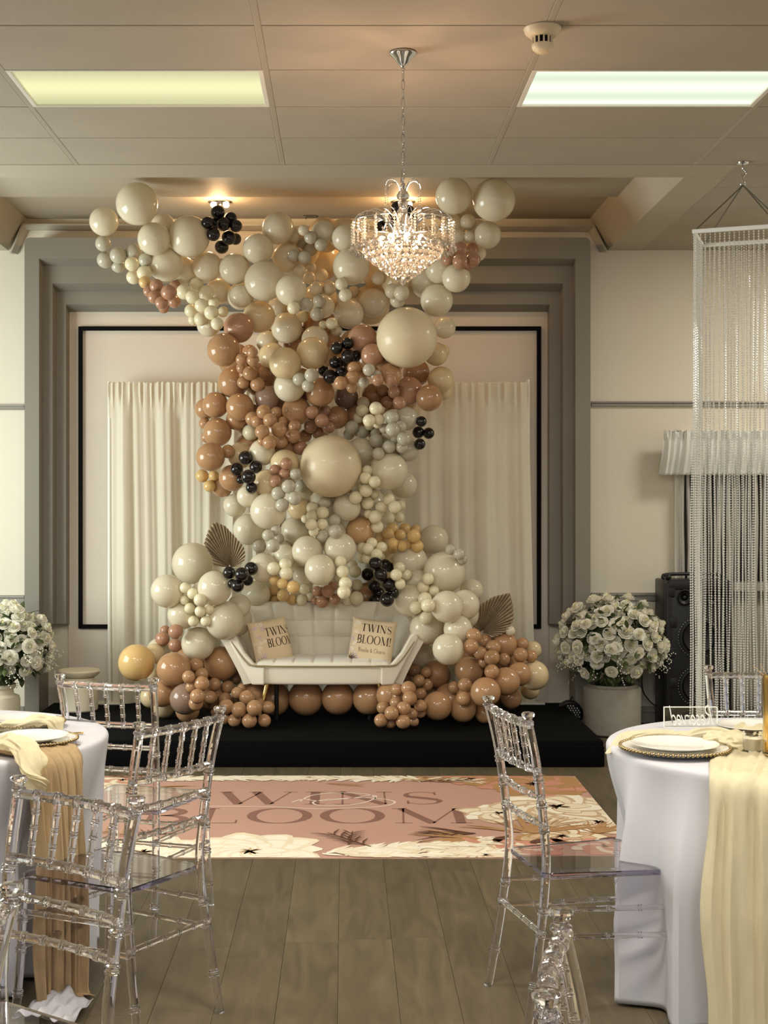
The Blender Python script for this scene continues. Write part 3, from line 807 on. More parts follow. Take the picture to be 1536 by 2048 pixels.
# right side flowers
flower(1.06, 7.78, .36, (5, 4, 4), 3, 11); flower(.72, 7.93, .2, (5, 4, 4), 3)
plume(.2, 7.96, .75, 7.86, .12, (4, 0)); 
flower(1.10, 7.20, .36, (1, 0, 2), 3, 10); flower(1.24, 6.85, .26, (1, 0, 2), 3); flower(.78, 7.05, .22, (1, 0, 2), 3, 7)
grass(.90, 6.62, .2, 2.9, .42, 4, 40); grass(.98, 6.75, .4, 2.4, .30, 2, 24); grass(1.2, 6.62, .3, 2.6, .3, 4, 22); grass(.62, 6.62, 2.6, 3.6, .34, 3, 12); grass(.66, 6.5, 2.5, 3.5, .4, 4, 16)
flower(1.02, 6.56, .22, (0, 2, 4), 3); 
for k in range(9): petal(.62+.08*k, 6.43+.02*math.sin(k*2), fr.uniform(.2, 2.6), .12, .05, 3 if k % 2 else 5, .0078)
flower(.8, 6.3, .20, (5, 0, 5), 4); flower(1.18, 6.33, .18, (5, 0, 5), 4)
# front edge
flower(.62, 6.22, .3, (0, 1, 2), 2); plume(-.1, 6.24, .62, 6.46, .14, (1, 0), 150); plume(.0, 6.2, .7, 6.28, .12, (1, 0), 110)
flower(-.42, 6.28, .34, (1, 1, 0), 2, 10); flower(-.9, 6.26, .32, (1, 1, 0), 4, 10); flower(-1.4, 6.3, .3, (1, 0, 2), 4, 9)
sprig(.12, 6.36, 2.2, .34); sprig(.02, 6.40, 1.5, .26); sprig(-.95, 6.55, 2.6, .3, 4); sprig(-.8, 6.6, 2.9, .22, 3)
# back edge
plume(-1.1, 7.93, -.25, 7.96, .13, (1, 0), 150); plume(.45, 7.92, -.35, 7.95, .13, (1, 0), 130)
sprig(.42, 7.86, .1, .3); sprig(-.1, 7.8, -.3, .2, 4); sprig(-1.1, 7.95, 2.9, .25)
flower(-1.5, 7.72, .3, (1, 0, 2), 3, 9); flower(-1.25, 7.9, .18, (0, 5, 2), 3, 8); grass(-1.2, 7.62, -.6, .5, .4, 4, 24); grass(-1.25, 7.5, -.5, .3, .36, 2, 14)
flower(-1.62, 7.1, .22, (1, 0, 2), 3, 9); flower(-1.6, 6.7, .24, (0, 5, 2), 3, 9)
FP.build('floral_print', [M['p_cream'], M['p_light'], M['p_shade'], M['p_brown'], M['p_tan'], M['p_rose']], t, False)
# ================================================================ BALLOONS
def balloon_mat(name, col, tr=0.0, rough=0.17):
    return mat(name, col, rough, coat=0.25, spec=0.45, translucent=tr)
BCOL = {
    'I': ('ivory', balloon_mat('ivory_latex', (232, 222, 196), .22)),
    'C': ('cream', balloon_mat('cream_latex', (238, 228, 194), .12)),
    'S': ('sand', balloon_mat('sand_latex', (224, 206, 172), .06, .42)),
    'P': ('champagne', balloon_mat('champagne_latex', (228, 206, 164), .16)),
    'Y': ('honey', balloon_mat('honey_latex', (226, 190, 128), .12)),
    'N': ('brown', balloon_mat('brown_latex', (180, 138, 100), .04)),
    'R': ('rosy brown', balloon_mat('rosy_brown_latex', (176, 132, 104), .04)),
    'M': ('mocha', balloon_mat('mocha_latex', (146, 120, 104), .03)),
    'T': ('tan', balloon_mat('tan_latex', (208, 168, 122), .1)),
    'G': ('grey', balloon_mat('grey_latex', (192, 184, 164), .08)),
    'K': ('black', balloon_mat('black_latex', (24, 18, 19), 0, .2)),
}
def balloon_mesh(m, seg=32, rows=18):
    b = MB(); prof = []
    for i in range(rows+1):
        a = math.pi*i/rows; r = math.sin(a); z = -math.cos(a)
        if z < 0: r *= 1-.06*(-z)**2; z *= 1.06
        prof.append((max(r, .035), z))
    prof[0] = (.03, -1.09)
    prof = [(.055, -1.135), (.06, -1.12), (.028, -1.10)]+prof[0:]   # the tied neck
    prof[-1] = (.002, 1.0)
    b.lathe(prof, seg); return b.mesh('balloon', m)
BM = {k: balloon_mesh(v[1]) for k, v in BCOL.items()}
BMS = {k: balloon_mesh(v[1], 20, 12) for k, v in BCOL.items()}
CROP = {'A': (170, 340, 3.84), 'B': (470, 400, 5.12), 'C': (660, 340, 3.84), 'D': (380, 640, 5.12), 'E': (620, 640, 5.12), 'F': (380, 860, 5.12),
        'G': (600, 860, 5.12), 'H': (220, 1030, 4.8), 'I': (480, 1030, 5.12), 'J': (700, 1030, 3.84), 'K': (740, 1230, 4.15), 'L': (220, 1230, 4.518), 'P': (0, 0, 1)}
REG = {'UL': ('upper left wing', lambda x, y: 9.15-.45*min(1, max(0, (620-y)/240))),
       'UC': ('top of the column', lambda x, y: 9.42),
       'UR': ('upper right wing', lambda x, y: 9.25-.55*min(1, max(0, (600-y)/220))),
       'WL': ('left side of the column waist', lambda x, y: 9.42),
       'WR': ('right side of the column waist', lambda x, y: 9.42),
       'ML': ('left half of the column middle', lambda x, y: 9.42),
       'MR': ('right half of the column middle', lambda x, y: 9.42),
       'LC': ('column foot above the loveseat', lambda x, y: 9.70),
       'LB': ('left mound', lambda x, y: 9.35),
       'RB': ('right mound', lambda x, y: 9.35),
       'UN': ('row under the loveseat', lambda x, y: 9.70)}
# region | colour | crop | x,y,r ...   in order from back to front
FILL = """
UC N P 560,640,34 600,690,34 640,650,34
UC P P 640,520,42 600,500,40 650,470,35 740,610,40 770,545,45 690,470,34 820,520,40 640,600,36 800,560,38
WL N P 470,720,34 520,760,34 560,800,34 600,770,34 500,840,34 560,860,34
WR N P 660,700,34 710,690,32 690,740,34 740,720,34 780,720,30 720,840,34 800,800,34 640,840,34 760,850,34
ML N P 500,900,34 560,900,34
ML I P 560,980,36 520,1050,34 600,1000,34 620,1060,34 590,1110,34
MR I P 680,980,36 730,960,36 780,900,36 790,850,32 700,1060,34 740,1010,34 650,1010,34 660,1070,34
LC I P 540,1180,36 600,1190,36 660,1180,36 560,1110,30 780,1140,36
LC N P 730,1195,30
LC P P 770,1090,34 790,1130,30
UN N P 548,1398,34 612,1396,36 676,1396,34 738,1396,34 505,1390,28 780,1390,28
RB N P 850,1390,34 900,1400,34 940,1400,30 1000,1380,32 985,1330,34 1035,1330,26 930,1310,30
RB I P 880,1200,34 900,1260,34 850,1220,30 930,1230,28
LB N P 340,1380,30 400,1350,34 420,1390,30 460,1340,28 375,1320,28
LB I P 420,1230,36 470,1240,34 380,1210,34 410,1190,30
"""
BIG = """
UL I A 600,430,95 740,770,118 940,740,115 1150,760,120
UL I A 800,510,160
UL I A 620,720,137 1025,930,100 950,1190,92 1195,970,104
UL I A 530,530,127 145,395,112 400,260,163
UC I B 905,330,125 1130,390,140 60,985,120 540,380,120 600,370,70
UC I B 440,290,165 235,500,158 530,590,150 1190,680,190
UC I B 450,1080,110 900,1090,122 300,830,205
UC I C 330,1020,112 480,600,70
UC I B 1165,1165,155 575,925,161 820,1430,140 330,1450,115
UC P B 245,1195,166
UC I B 530,1310,160
UR I C 740,870,120 500,660,100 850,760,120 1130,470,90 1210,500,105 940,420,80 970,830,110
UR I C 880,1210,85 820,1000,125 950,200,140 1260,230,165 1140,640,60
WL R D 500,80,155
WL N D 345,305,172 440,640,160 160,910,110 480,1020,112
WL M D 790,800,130
WL N D 1090,930,150 1330,740,150 1500,1000,120
WL I D 1020,680,162
WL P D 840,370,140 1255,340,167 975,445,166
WL N D 150,1060,60 170,1200,60 260,870,135 510,890,142 280,1150,147
WR R E 540,200,155 640,360,120
WR P E 1360,320,70 1290,350,120 1360,720,100 1340,610,135
WR N E 820,560,120 1090,540,140 650,770,122
WR M E 370,790,125
WR R E 1010,725,146
WR N E 1220,800,135
ML C D 620,1150,85
ML P F 520,260,135
ML N F 390,220,70 330,580,110 430,490,136 210,275,149
ML I F 740,230,136
ML P F 970,350,152 790,550,147
ML I F 460,770,120 600,1020,160 590,680,112 
ML P F 1110,800,112
ML I F 800,830,186
MR G E 985,1010,122 1000,1330,122
MR I G 620,230,150 1060,560,140 910,420,196
MR I G 480,790,146
MR T G 610,1030,142
LC I G 1370,1120,150
LC I I 555,170,146 460,420,122 240,540,152 170,810,142 640,630,100
LC I I 690,370,160 1025,345,166 820,560,160
LB I H 1240,870,112
LB I H 690,960,140 1100,1010,187 550,730,161 795,465,201 1005,700,166
RB I J 460,360,135 520,510,90 935,580,90 880,690,116 455,655,124
RB I J 540,1070,112 830,880,112 585,870,128 745,705,124 725,440,161 
RB P K 1350,290,75 1330,620,80 1360,500,125
RB N J 1180,990,106
RB I J 1230,890,40
RB N K 950,820,80 770,780,112 1170,690,90 1240,490,100 1130,550,117 560,490,116 560,755,121
RB N K 820,460,117
RB I J 755,1030,122
RB N K 960,640,125
LB I P 318,1300,24
LB P L 400,350,92 390,540,60 370,740,100 480,820,110
LB N L 470,710,122 700,860,110
LB M L 680,760,141
LB N L 575,490,156 1005,435,156
LB Y L 240,430,167
LB I H 845,1235,161
"""
# cluster label | region | colour | crop | x,y,r ...
MINI = """
under the upper left wing|UL|G|A|255,735,55 140,565,62 155,690,65 375,630,65 255,655,66 465,690,54
below the grey upper left cluster|UL|C|A|372,822,56 360,722,56 455,792,58
!small honey balloon half hidden below the upper left cream cluster|UL|Y|A|460,862,48
below the upper left wing|UL|R|A|490,930,45 690,890,46 605,1060,42 550,890,54 535,975,54 685,1012,50 590,1020,52 645,940,62
in the cluster left of the column top|UL|C|A|830,1150,40 760,935,60 950,1170,48 855,880,56 990,1020,44 825,975,54 930,945,60 815,1080,52 1060,1090,42 890,1145,54 895,1040,54 970,1095,56 1015,1180,50
hanging below the left ceiling spotlight|UL|K|A|1000,410,44 1120,370,48 940,405,48 1155,530,46 1160,430,48 1020,325,54 985,495,52 1050,590,54 1105,520,56 1065,415,54
behind the chandelier|UR|K|C|500,400,50 400,430,48 440,370,48 560,440,50 620,420,46 600,310,46 520,290,52 660,370,44
in the column's top chain|UC|G|B|690,440,52 770,510,66 880,460,66 775,385,68 600,575,66 715,590,70
!small ivory balloon tucked behind the grey chain at the column top|UC|I|B|700,310,56
in the chain down the column top|UC|I|B|780,690,52 1215,940,60 1090,860,66 660,720,64 890,770,66 970,900,70 1130,975,69 760,795,66 830,905,71
warmly lit below the chandelier|UC|I|C|370,830,52 520,1000,60 480,930,60 550,945,62
in the trio under the ivory chain|UC|G|B|840,1170,72 865,1035,70 735,1070,72
beside the grey column top trio|UC|C|B|600,1105,66 695,1195,62
above the column's central black cluster|UC|C|B|900,1280,44 1040,1340,60 990,1265,64
in the upper right wing|UR|I|C|980,510,60 1070,510,42 1060,400,62
right of the chandelier|UR|R|C|930,620,50 910,690,50 1060,720,52 1085,615,56 1100,690,56 1000,610,56 1000,705,60
left of the three champagne balloons|WL|N|D|560,560,60 760,550,72 530,490,58 545,640,64 610,330,78 530,400,66 645,410,66 640,330,56 690,660,74 615,545,76
under the three champagne balloons|WL|G|D|1120,605,70 1210,675,66 1245,565,74
in the column waist's long cluster|WL|N|D|740,1240,50 950,1040,52 885,950,66 640,1010,76 1075,1085,66 690,1040,66 755,940,76 1180,1185,68 935,1255,70 820,1025,73 910,1125,79 740,1145,76 815,1255,74 1055,1190,76
above the central sand balloon|WR|R|D|1470,1010,56 1310,1160,60 1380,930,60 1420,1100,66 1235,1090,71 1250,945,69 1350,1030,73 1130,1310,76
right of the three champagne balloons|WR|K|E|320,440,60 140,520,60 465,370,60 260,435,66 385,240,64 275,285,66 320,530,62 390,375,73 205,580,73
below the central black cluster|WR|N|E|520,590,62 450,490,68 430,690,60 435,590,73 315,645,71
right of the central black cluster|WR|G|E|550,640,56 680,570,60 605,510,66
in the column's right waist|WR|R|E|695,615,62 825,610,66 745,720,62 785,840,63 860,740,63 915,850,69
at the column's right middle|MR|G|E|400,1170,60 670,1160,52 760,1110,52 870,1240,52 930,1090,60 940,1300,66 540,1150,66 700,1370,66 430,1100,71 840,1000,73 845,1120,73 960,1215,73 810,1300,69 680,1235,76
in the ball above the grey cluster|MR|C|E|725,920,42 605,1080,52 690,1060,52 500,1000,60 705,1020,60 545,850,66 675,905,69 535,925,69 605,1030,66
sticking out right of the column|MR|K|E|1140,1040,56 1125,1270,58 1110,1150,63 1215,1160,59
at the column's left edge|ML|Y|F|245,470,56 200,575,62 125,470,69
left of the central sand balloon|ML|K|F|520,510,46 630,590,60 675,380,66 480,400,66 570,285,74 600,480,76
left of the central sand balloon|ML|R|F|870,410,59 875,525,66 970,450,63 985,345,63
left of the central sand balloon|ML|G|F|1080,450,60 1140,570,66 905,650,73 1010,580,73 1070,700,73 945,770,71
right of the left palm leaf|ML|G|F|910,1110,56 880,1030,56 800,1080,62 710,1190,71 850,1185,71
below the central sand balloon|ML|G|F|1385,740,66 1480,925,66 1355,1085,73 1490,1040,73
below the central sand balloon|ML|C|F|1265,1040,52 1180,910,44 1255,800,66 1250,880,63 1240,965,61 1360,845,66 1355,965,59
right of the central sand balloon|MR|C|G|580,590,52 700,860,48 690,415,56 755,655,56 670,490,62 570,690,69 765,530,62 830,790,66 675,620,69 910,710,63 1020,770,62 1015,895,56 690,750,67 790,990,66 770,890,69 905,900,67 970,790,67
at the column foot's right|LC|Y|G|1100,1170,48 950,1210,52 830,1110,60 1185,1020,52 1075,1010,60 945,1010,65 1200,1190,66 905,1060,61 1045,1185,57 950,1160,56 1025,1075,59 1165,1085,71
above the right black bunch|LC|C|G|830,1300,44 640,1305,60 640,1210,62 735,1160,61 680,1310,57 835,1200,56 695,1215,61 785,1275,62
above the loveseat's honey cluster|LC|C|I|345,550,71 465,505,67 475,600,71
above the loveseat's left end|LC|Y|I|360,870,54 525,865,57 350,770,52 355,670,56 435,705,57 545,740,69 440,825,63
right of the loveseat's honey cluster|LC|C|I|715,840,46 660,760,54 630,870,58
above the loveseat's middle|LC|R|I|770,880,40 950,730,52 790,780,56 970,865,59 900,780,66 845,890,66
in the tall chain above the loveseat|LC|C|I|1020,650,48 1095,875,52 1150,510,54 1030,480,63 1050,580,67 1180,580,63 1195,720,63 1080,700,69 1065,790,71 1195,850,71
above the loveseat's right end|LC|K|J|220,600,46 190,660,46 330,600,46 300,400,40 270,380,42 185,545,46 195,375,53 135,455,49 285,650,56 300,535,56 235,460,53
right of the loveseat's black bunch|LC|C|J|385,530,42 435,460,42 380,405,46 355,460,47
behind the right mound's top|RB|G|J|770,265,42 860,340,42 840,300,46
down the right mound|RB|C|J|505,710,50 560,555,49 600,490,47 645,580,43 585,790,53 575,645,54 600,695,56
below the right palm leaf|RB|N|J|1030,1130,46 1000,1060,52 1040,965,53 1180,1110,52 1100,1020,59 950,930,61 930,1010,59 1090,1095,61
at the right mound's far right|RB|N|J|1390,1085,49 1325,990,50 1310,1075,57
low in the right mound's middle|RB|N|K|700,600,54 790,580,61 780,695,61
!single small brown balloon at the middle of the right mound|RB|N|K|1010,470,62
spilling floorwards right of the loveseat|RB|N|K|300,530,52 470,580,56 370,460,56 400,670,42 420,810,46 365,885,42 465,475,46 235,680,52 225,620,52 350,820,48 405,545,52 420,655,52 320,610,63 215,730,52 170,890,52 330,690,62 110,770,56 420,755,54 90,875,57 280,775,60 275,885,62 180,815,61
on the left mound|LB|C|H|865,930,56 950,905,52 715,815,47 765,895,53 720,700,53 920,1020,53 800,1020,53 795,755,56 865,815,63 865,925,54
at the left mound's left side|LB|R|H|530,1110,52 625,1250,66 505,1190,71 630,1120,73
at the left palm leaf's foot|LB|K|H|1175,660,46 1145,555,61 1320,625,56 1355,515,66 1225,680,63 1265,570,69
spilling floorwards left of the loveseat|LB|N|L|1140,580,46 1190,660,42 950,880,42 1130,770,42 735,650,54 1030,940,52 1350,810,62 780,450,66 710,560,59 910,745,63 775,800,66 945,625,59 830,535,62 830,620,69 790,735,69 1065,650,63 1150,705,57 1040,760,63 1125,950,62 1395,955,61 1260,955,69 1430,835,61 1050,830,71 1240,750,73 1165,855,71 1305,840,73
"""
LATE = """
WR S E 990,180,312
MR S F 1440,370,321
"""
placed = []
def drop(px, py, r, yb):
    Y = yb
    Y = min(Y, 1.405*F/max(1, py+r-CY) if py+r > CY+380 else 99)          # rests on the deck
    Y = min(Y, 1.962*F/(CY-py+r) if py < CY-300 else 99)                   # stays under the recess ceiling
    for (qx, qy, qr, qY) in placed:
        d2 = (px-qx)**2+(py-qy)**2; k = (r+qr)*.93
        if d2 < k*k: Y = min(Y, qY-math.sqrt(k*k-d2)*qY/F)
    placed.append((px, py, r, Y)); return Y
GARLAND = []
for blk, sz in ((FILL, 3), (BIG, 0), (MINI, 1), (LATE, 2)):
    for ci, ln in enumerate(blk.strip().split('\n')):
        if sz == 1:
            lab, rg, co, cr, rest = ln.split('|'); items = rest.split()
        else:
            parts = ln.split(); rg, co, cr = parts[:3]; items = parts[3:]; lab = None
        ox, oy, s = CROP[cr]
        for it in items:
            x, y, r = (float(q) for q in it.split(','))
            px, py, r = ox+x/s, oy+y/s, r/s
            Y = drop(px, py, r, REG[rg][1](px, py))
            GARLAND.append([px, py, r, Y, rg, co, lab, sz, ci])
# say which one it is: large ones by height within their colour and region, small ones by their order in their cluster
ORD = ['first', 'second', 'third', 'fourth', 'fifth', 'sixth', 'seventh', 'eighth', 'ninth', 'tenth', 'eleventh', 'twelfth', 'thirteenth', 'fourteenth', 'fifteenth', 'sixteenth', 'seventeenth', 'eighteenth', 'nineteenth', 'twentieth', 'twenty-first', 'twenty-second', 'twenty-third', 'twenty-fourth', 'twenty-fifth', 'twenty-sixth', 'twenty-seventh', 'twenty-eighth']
fam = {}; clu = {}
for g in GARLAND:
    if g[7] == 0: fam.setdefault((g[4], g[5]), []).append(g)
    if g[7] == 1: clu.setdefault(g[8], []).append(g)
for (rg, co), L_ in fam.items():
    L_.sort(key=lambda g: g[1]-g[2]); cn_ = BCOL[co][0]; rn = REG[rg][0]
    for i, g in enumerate(L_):
        g.append('large %s balloons in the %s' % (cn_, rn))
        if len(L_) == 1: g[6] = 'the only large %s balloon in the %s' % (cn_, rn)
        elif i == 0: g[6] = 'topmost large %s balloon in the %s' % (cn_, rn)
        elif i == len(L_)-1: g[6] = 'lowest large %s balloon in the %s' % (cn_, rn)
        else: g[6] = 'large %s balloon, %s from the top in the %s' % (cn_, ORD[i], rn)
for ci, L_ in clu.items():
    L_.sort(key=lambda g: g[0]); cn_ = BCOL[L_[0][5]][0]; pl_ = L_[0][6]
    for i, g in enumerate(L_):
        if pl_[0] == '!': g[6] = pl_[1:]; g.append('single small balloons of the garland'); continue
        g.append('small %s balloons %s' % (cn_, pl_))
        if i == 0: g[6] = 'leftmost of the small %s balloons %s' % (cn_, pl_)
        elif i == len(L_)-1: g[6] = 'rightmost of the small %s balloons %s' % (cn_, pl_)
        else: g[6] = '%s from left of the small %s balloons %s' % (ORD[i], cn_, pl_)
for g in GARLAND:
    if g[7] == 2:
        g[6] = 'giant matte sand balloon near the top right of the column, under the chandelier' if g[1] < 800 else 'giant matte sand balloon at the centre of the column'
        g.append('giant sand balloons')
minis = sorted((g for g in GARLAND if g[7] == 1), key=lambda g: -g[2])
tiny = set(id(g) for g in minis[300:])
brng = random.Random(21)
joined = MB(); jm = [v[1] for v in BCOL.values()]; jk = list(BCOL)
for g in GARLAND:
    px, py, r, Y, rg, co, lab, sz = g[:8]
    R_ = r*Y/F
    if sz == 3 or id(g) in tiny:
        joined.mi = jk.index(co); c_ = at(px, py, Y); joined.ball(c_, R_, 20, 12); continue
    o = put('mini_balloon' if sz == 1 else 'balloon', (BMS if sz == 1 else BM)[co], None, at(px, py, Y))
    # the neck points inwards, away from the room
    d = Vector((brng.uniform(-.7, .7), 1, brng.uniform(-.7, .7))).normalized()
    o.rotation_euler = (-d).to_track_quat('Z', 'Y').to_euler()
    o.scale = (R_, R_, R_)
    tag(o, lab, 'mini balloon' if sz == 1 else 'balloon', g[9])
o = stuff(joined.build('balloon_filling', jm))
tag(o, 'deeper balloons packed behind the front ones of the whole garland', 'balloon')
# ================================================================ CHANDELIER
cp0 = at(806, 105, 5.6)
ch = thing('chandelier', 'crystal chandelier with glowing bulbs hanging on a chain from the ceiling', 'chandelier', (cp0.x, 5.6, ZC))
P5 = 5.6/F
def cz(py): return EYE+(CY-py)*P5-ZC          # local height of an image row at the chandelier's distance
MB().lathe([(.052, 0), (.054, -.006), (.05, -.012), (.032, -.028), (.022, -.045), (.010, -.052), (.006, -.062), (.002, -.064)], 32).build('canopy', M['chrome'], ch)
lk = MB(); pts = [(.007*math.cos(2*math.pi*k/10), 0, .016*math.sin(2*math.pi*k/10)+(.006 if k < 5 else -.006)) for k in range(10)]
lk.tube(pts, .0018, 6, closed=True); link_me = lk.mesh('chain_link', M['chrome'])
z = cz(134); k = 0
while z > cz(372):
    put('chain_link', link_me, ch, (0, 0, z), (0, 0, (k % 2)*math.pi/2+.3)); z -= .036; k += 1
cd = MB().tube(smoothpath([(0.004*math.sin(j*1.7), .004*math.cos(j*1.3), cz(132)+(cz(385)-cz(132))*j/14) for j in range(15)], 3), .0016, 5).build('cord', M['glass'], ch)
MB().lathe([(.004, cz(366)), (.012, cz(372)), (.008, cz(378)), (.018, cz(384)), (.026, cz(391)), (.024, cz(397)), (.012, cz(400))], 24).build('cap', M['chrome'], ch)
MB().lathe([(.014, cz(400)), (.022, cz(405)), (.017, cz(414)), (.018, cz(425)), (.027, cz(440)), (.031, cz(455)), (.027, cz(468)), (.02, cz(474))], 20).build('glass_column', M['crystal'], ch)
def octa(r, h):   # faceted drop
    b = MB(); n = 8
    vs = [(0, 0, h)]+[(r*math.cos(2*math.pi*k/n), r*math.sin(2*math.pi*k/n), .15*h) for k in range(n)]+[(r*.8*math.cos(2*math.pi*(k+.5)/n), r*.8*math.sin(2*math.pi*(k+.5)/n), -.45*h) for k in range(n)]+[(0, 0, -h)]
    fs = []
    for k in range(n):
        k2 = (k+1) % n
        fs += [(0, 1+k, 1+k2), (1+k, 1+n+k, 1+k2), (1+k2, 1+n+k, 1+n+k2), (1+2*n, 1+n+k2, 1+n+k)]
    return b.add(vs, fs)
drop_me = octa(.0145, .017).mesh('crystal_drop', M['crystal'], False)
ball_me = octa(.0105, .0105).mesh('crystal_ball', M['crystal'], False)
tip_me = octa(.015, .02).mesh('crystal_drop', M['strand'], False)
def strand(n, pitch, r):
    b = MB()
    for k in range(n):
        z = -pitch*(k+.5); vs = [(0, 0, z+r), (r, 0, z), (0, r, z), (-r, 0, z), (0, -r, z), (0, 0, z-r)]
        b.add(vs, [(0, 1, 2), (0, 2, 3), (0, 3, 4), (0, 4, 1), (5, 2, 1), (5, 3, 2), (5, 4, 3), (5, 1, 4)])
    return b
short = strand(8, .0118, .0066).mesh('bead_strand', M['strand'], False)
long_ = strand(11, .0092, .0042).mesh('bead_strand', M['strand'], False)
# small upper arms with drops
arm1 = MB().tube(smoothpath([(.012, 0, cz(392)), (.016, 0, cz(378)), (.03, 0, cz(365)), (.052, 0, cz(361)), (.07, 0, cz(366)), (.076, 0, cz(374))], 4), .0022, 6).mesh('upper_arm', M['chrome'])
for k in range(6):
    a = 2*math.pi*(k+.35)/6
    put('upper_arm', arm1, ch, None, (0, 0, a)); x, y = .076*math.cos(a), .076*math.sin(a)
    put('bead_strand', long_, ch, (x, y, cz(374)), (0, 0, a)); s_ = put('crystal_drop', tip_me, ch, (x, y, cz(374)-.115))
# main crown: arms arching out, bead strands round the rim
NA = 26
arm2 = MB().tube(smoothpath([(.035, 0, cz(470)), (.06, 0, cz(448)), (.10, 0, cz(432)), (.15, 0, cz(428)), (.185, 0, cz(434)), (.203, 0, cz(446))], 4), .0018, 5).mesh('crown_arm', M['chrome'])
for k in range(NA):
    a = 2*math.pi*k/NA
    put('crown_arm', arm2, ch, None, (0, 0, a))
    x, y = .203*math.cos(a), .203*math.sin(a)
    put('bead_strand', short, ch, (x, y, cz(446)), (0, 0, a)); put('crystal_drop', drop_me, ch, (x, y, cz(446)-.108))
    if k % 2 == 0:
        a2 = a+math.pi/NA; x, y = .165*math.cos(a2), .165*math.sin(a2)
        put('bead_strand', short, ch, (x, y, cz(438)), (0, 0, a))
MB().tube([(.2*math.cos(2*math.pi*k/40), .2*math.sin(2*math.pi*k/40), cz(446)) for k in range(40)], .0018, 5, closed=True).build('crown_ring', M['chrome'], ch)
MB().lathe([(.02, cz(470)), (.05, cz(474)), (.05, cz(478)), (.02, cz(482))], 36).build('mounting_plate', M['chrome'], ch)
# tiers of crystals stepping in downwards
for i, (R_, py) in enumerate(((.150, 490), (.150, 501), (.142, 511), (.115, 522), (.088, 532), (.064, 541), (.042, 549), (.022, 556))):
    n = max(6, int(2*math.pi*R_/.0265))
    for k in range(n):
        a = 2*math.pi*(k+.5*(i % 2))/n
        put('crystal_ball' if i == 0 else 'crystal_drop', ball_me if i == 0 else drop_me, ch, (R_*math.cos(a), R_*math.sin(a), cz(py)), (0, 0, a))
    MB().tube([(R_*math.cos(2*math.pi*k/32), R_*math.sin(2*math.pi*k/32), cz(py)+.014) for k in range(32)], .0014, 4, closed=True).build('tier_ring', M['chrome'], ch)
put('crystal_drop', tip_me, ch, (0, 0, cz(562)))
for k in range(8):
    a = 2*math.pi*(k+.2)/8; x, y = .085*math.cos(a), .085*math.sin(a)
    MB().lathe([(.001, .022), (.010, .018), (.015, .004), (.012, -.012), (.001, -.02)], 12, (x, y, cz(484))).build('bulb', M['bulb'], ch)
    if k in (0, 3, 5): point_light('chandelier_glow', (ch.location.x+x*1.0, ch.location.y+y*1.0, ZC+cz(478)), 11, (255, 204, 165), .02)
# ================================================================ ROSES AND POTS
def rose_mesh():
    b = MB(); rr = random.Random(5)
    def pet(a, r0, r1, z0, h, w, curl):
        t1, t2 = rr.uniform(-.05, .05), rr.uniform(-.06, .06)
        def fn(u, v):
            aa = a+(u-.5)*w*(.55+.45*math.sin(math.pi*(.15+.7*v)))
            r = r0+(r1-r0)*math.sin(v*math.pi/2)+curl*max(0, v-.7)**1.5*1.4+t1*v
            z = z0+h*v**1.25*(1-.16*(2*u-1)**2)-curl*.8*max(0, v-.75)+t2*v
            return (r*math.cos(aa), r*math.sin(aa), z)
        b.grid(fn, 4, 4)
    b.mi = 1
    b.ball((0, 0, .62), .14, 6, 4, (1, 1, 2.2))
    for k in range(3): pet(k*2.1, .05, .20, .3, .66, 2.5, .05)
    b.mi = 0
    for k in range(3): pet(k*2.1+1, .10, .36, .15, .76, 2.3, .12)
    for k in range(4): pet(k*1.57+.4, .12, .54, .05, .74, 1.8, .25)
    for k in range(5): pet(k*1.257, .12, .74, 0, .64, 1.5, .4)
    for k in range(6): pet(k*1.047+.5, .12, .94, -.05, .46, 1.2, .5)
    return b.mesh('rose', [M['rose'], M['rosein']], 3.1)
ROSE = rose_mesh()
def leafy(b, c, d, ln, wd):
    d = Vector(d).normalized(); s = d.cross(Vector((0, 0, 1))); s = s.normalized() if s.length > .01 else Vector((1, 0, 0)); n = s.cross(d)
    vs = []
    for k, w in ((0, .1), (.35, 1), (.7, .8), (1, .02)):
        p = Vector(c)+d*ln*k+n*(-.10*ln*k*k); vs += [p-s*wd*w+n*.1*wd, p, p+s*wd*w+n*.1*wd]
    b.add(vs, [(3*i+j, 3*i+j+1, 3*i+j+4, 3*i+j+3) for i in range(3) for j in range(2)])
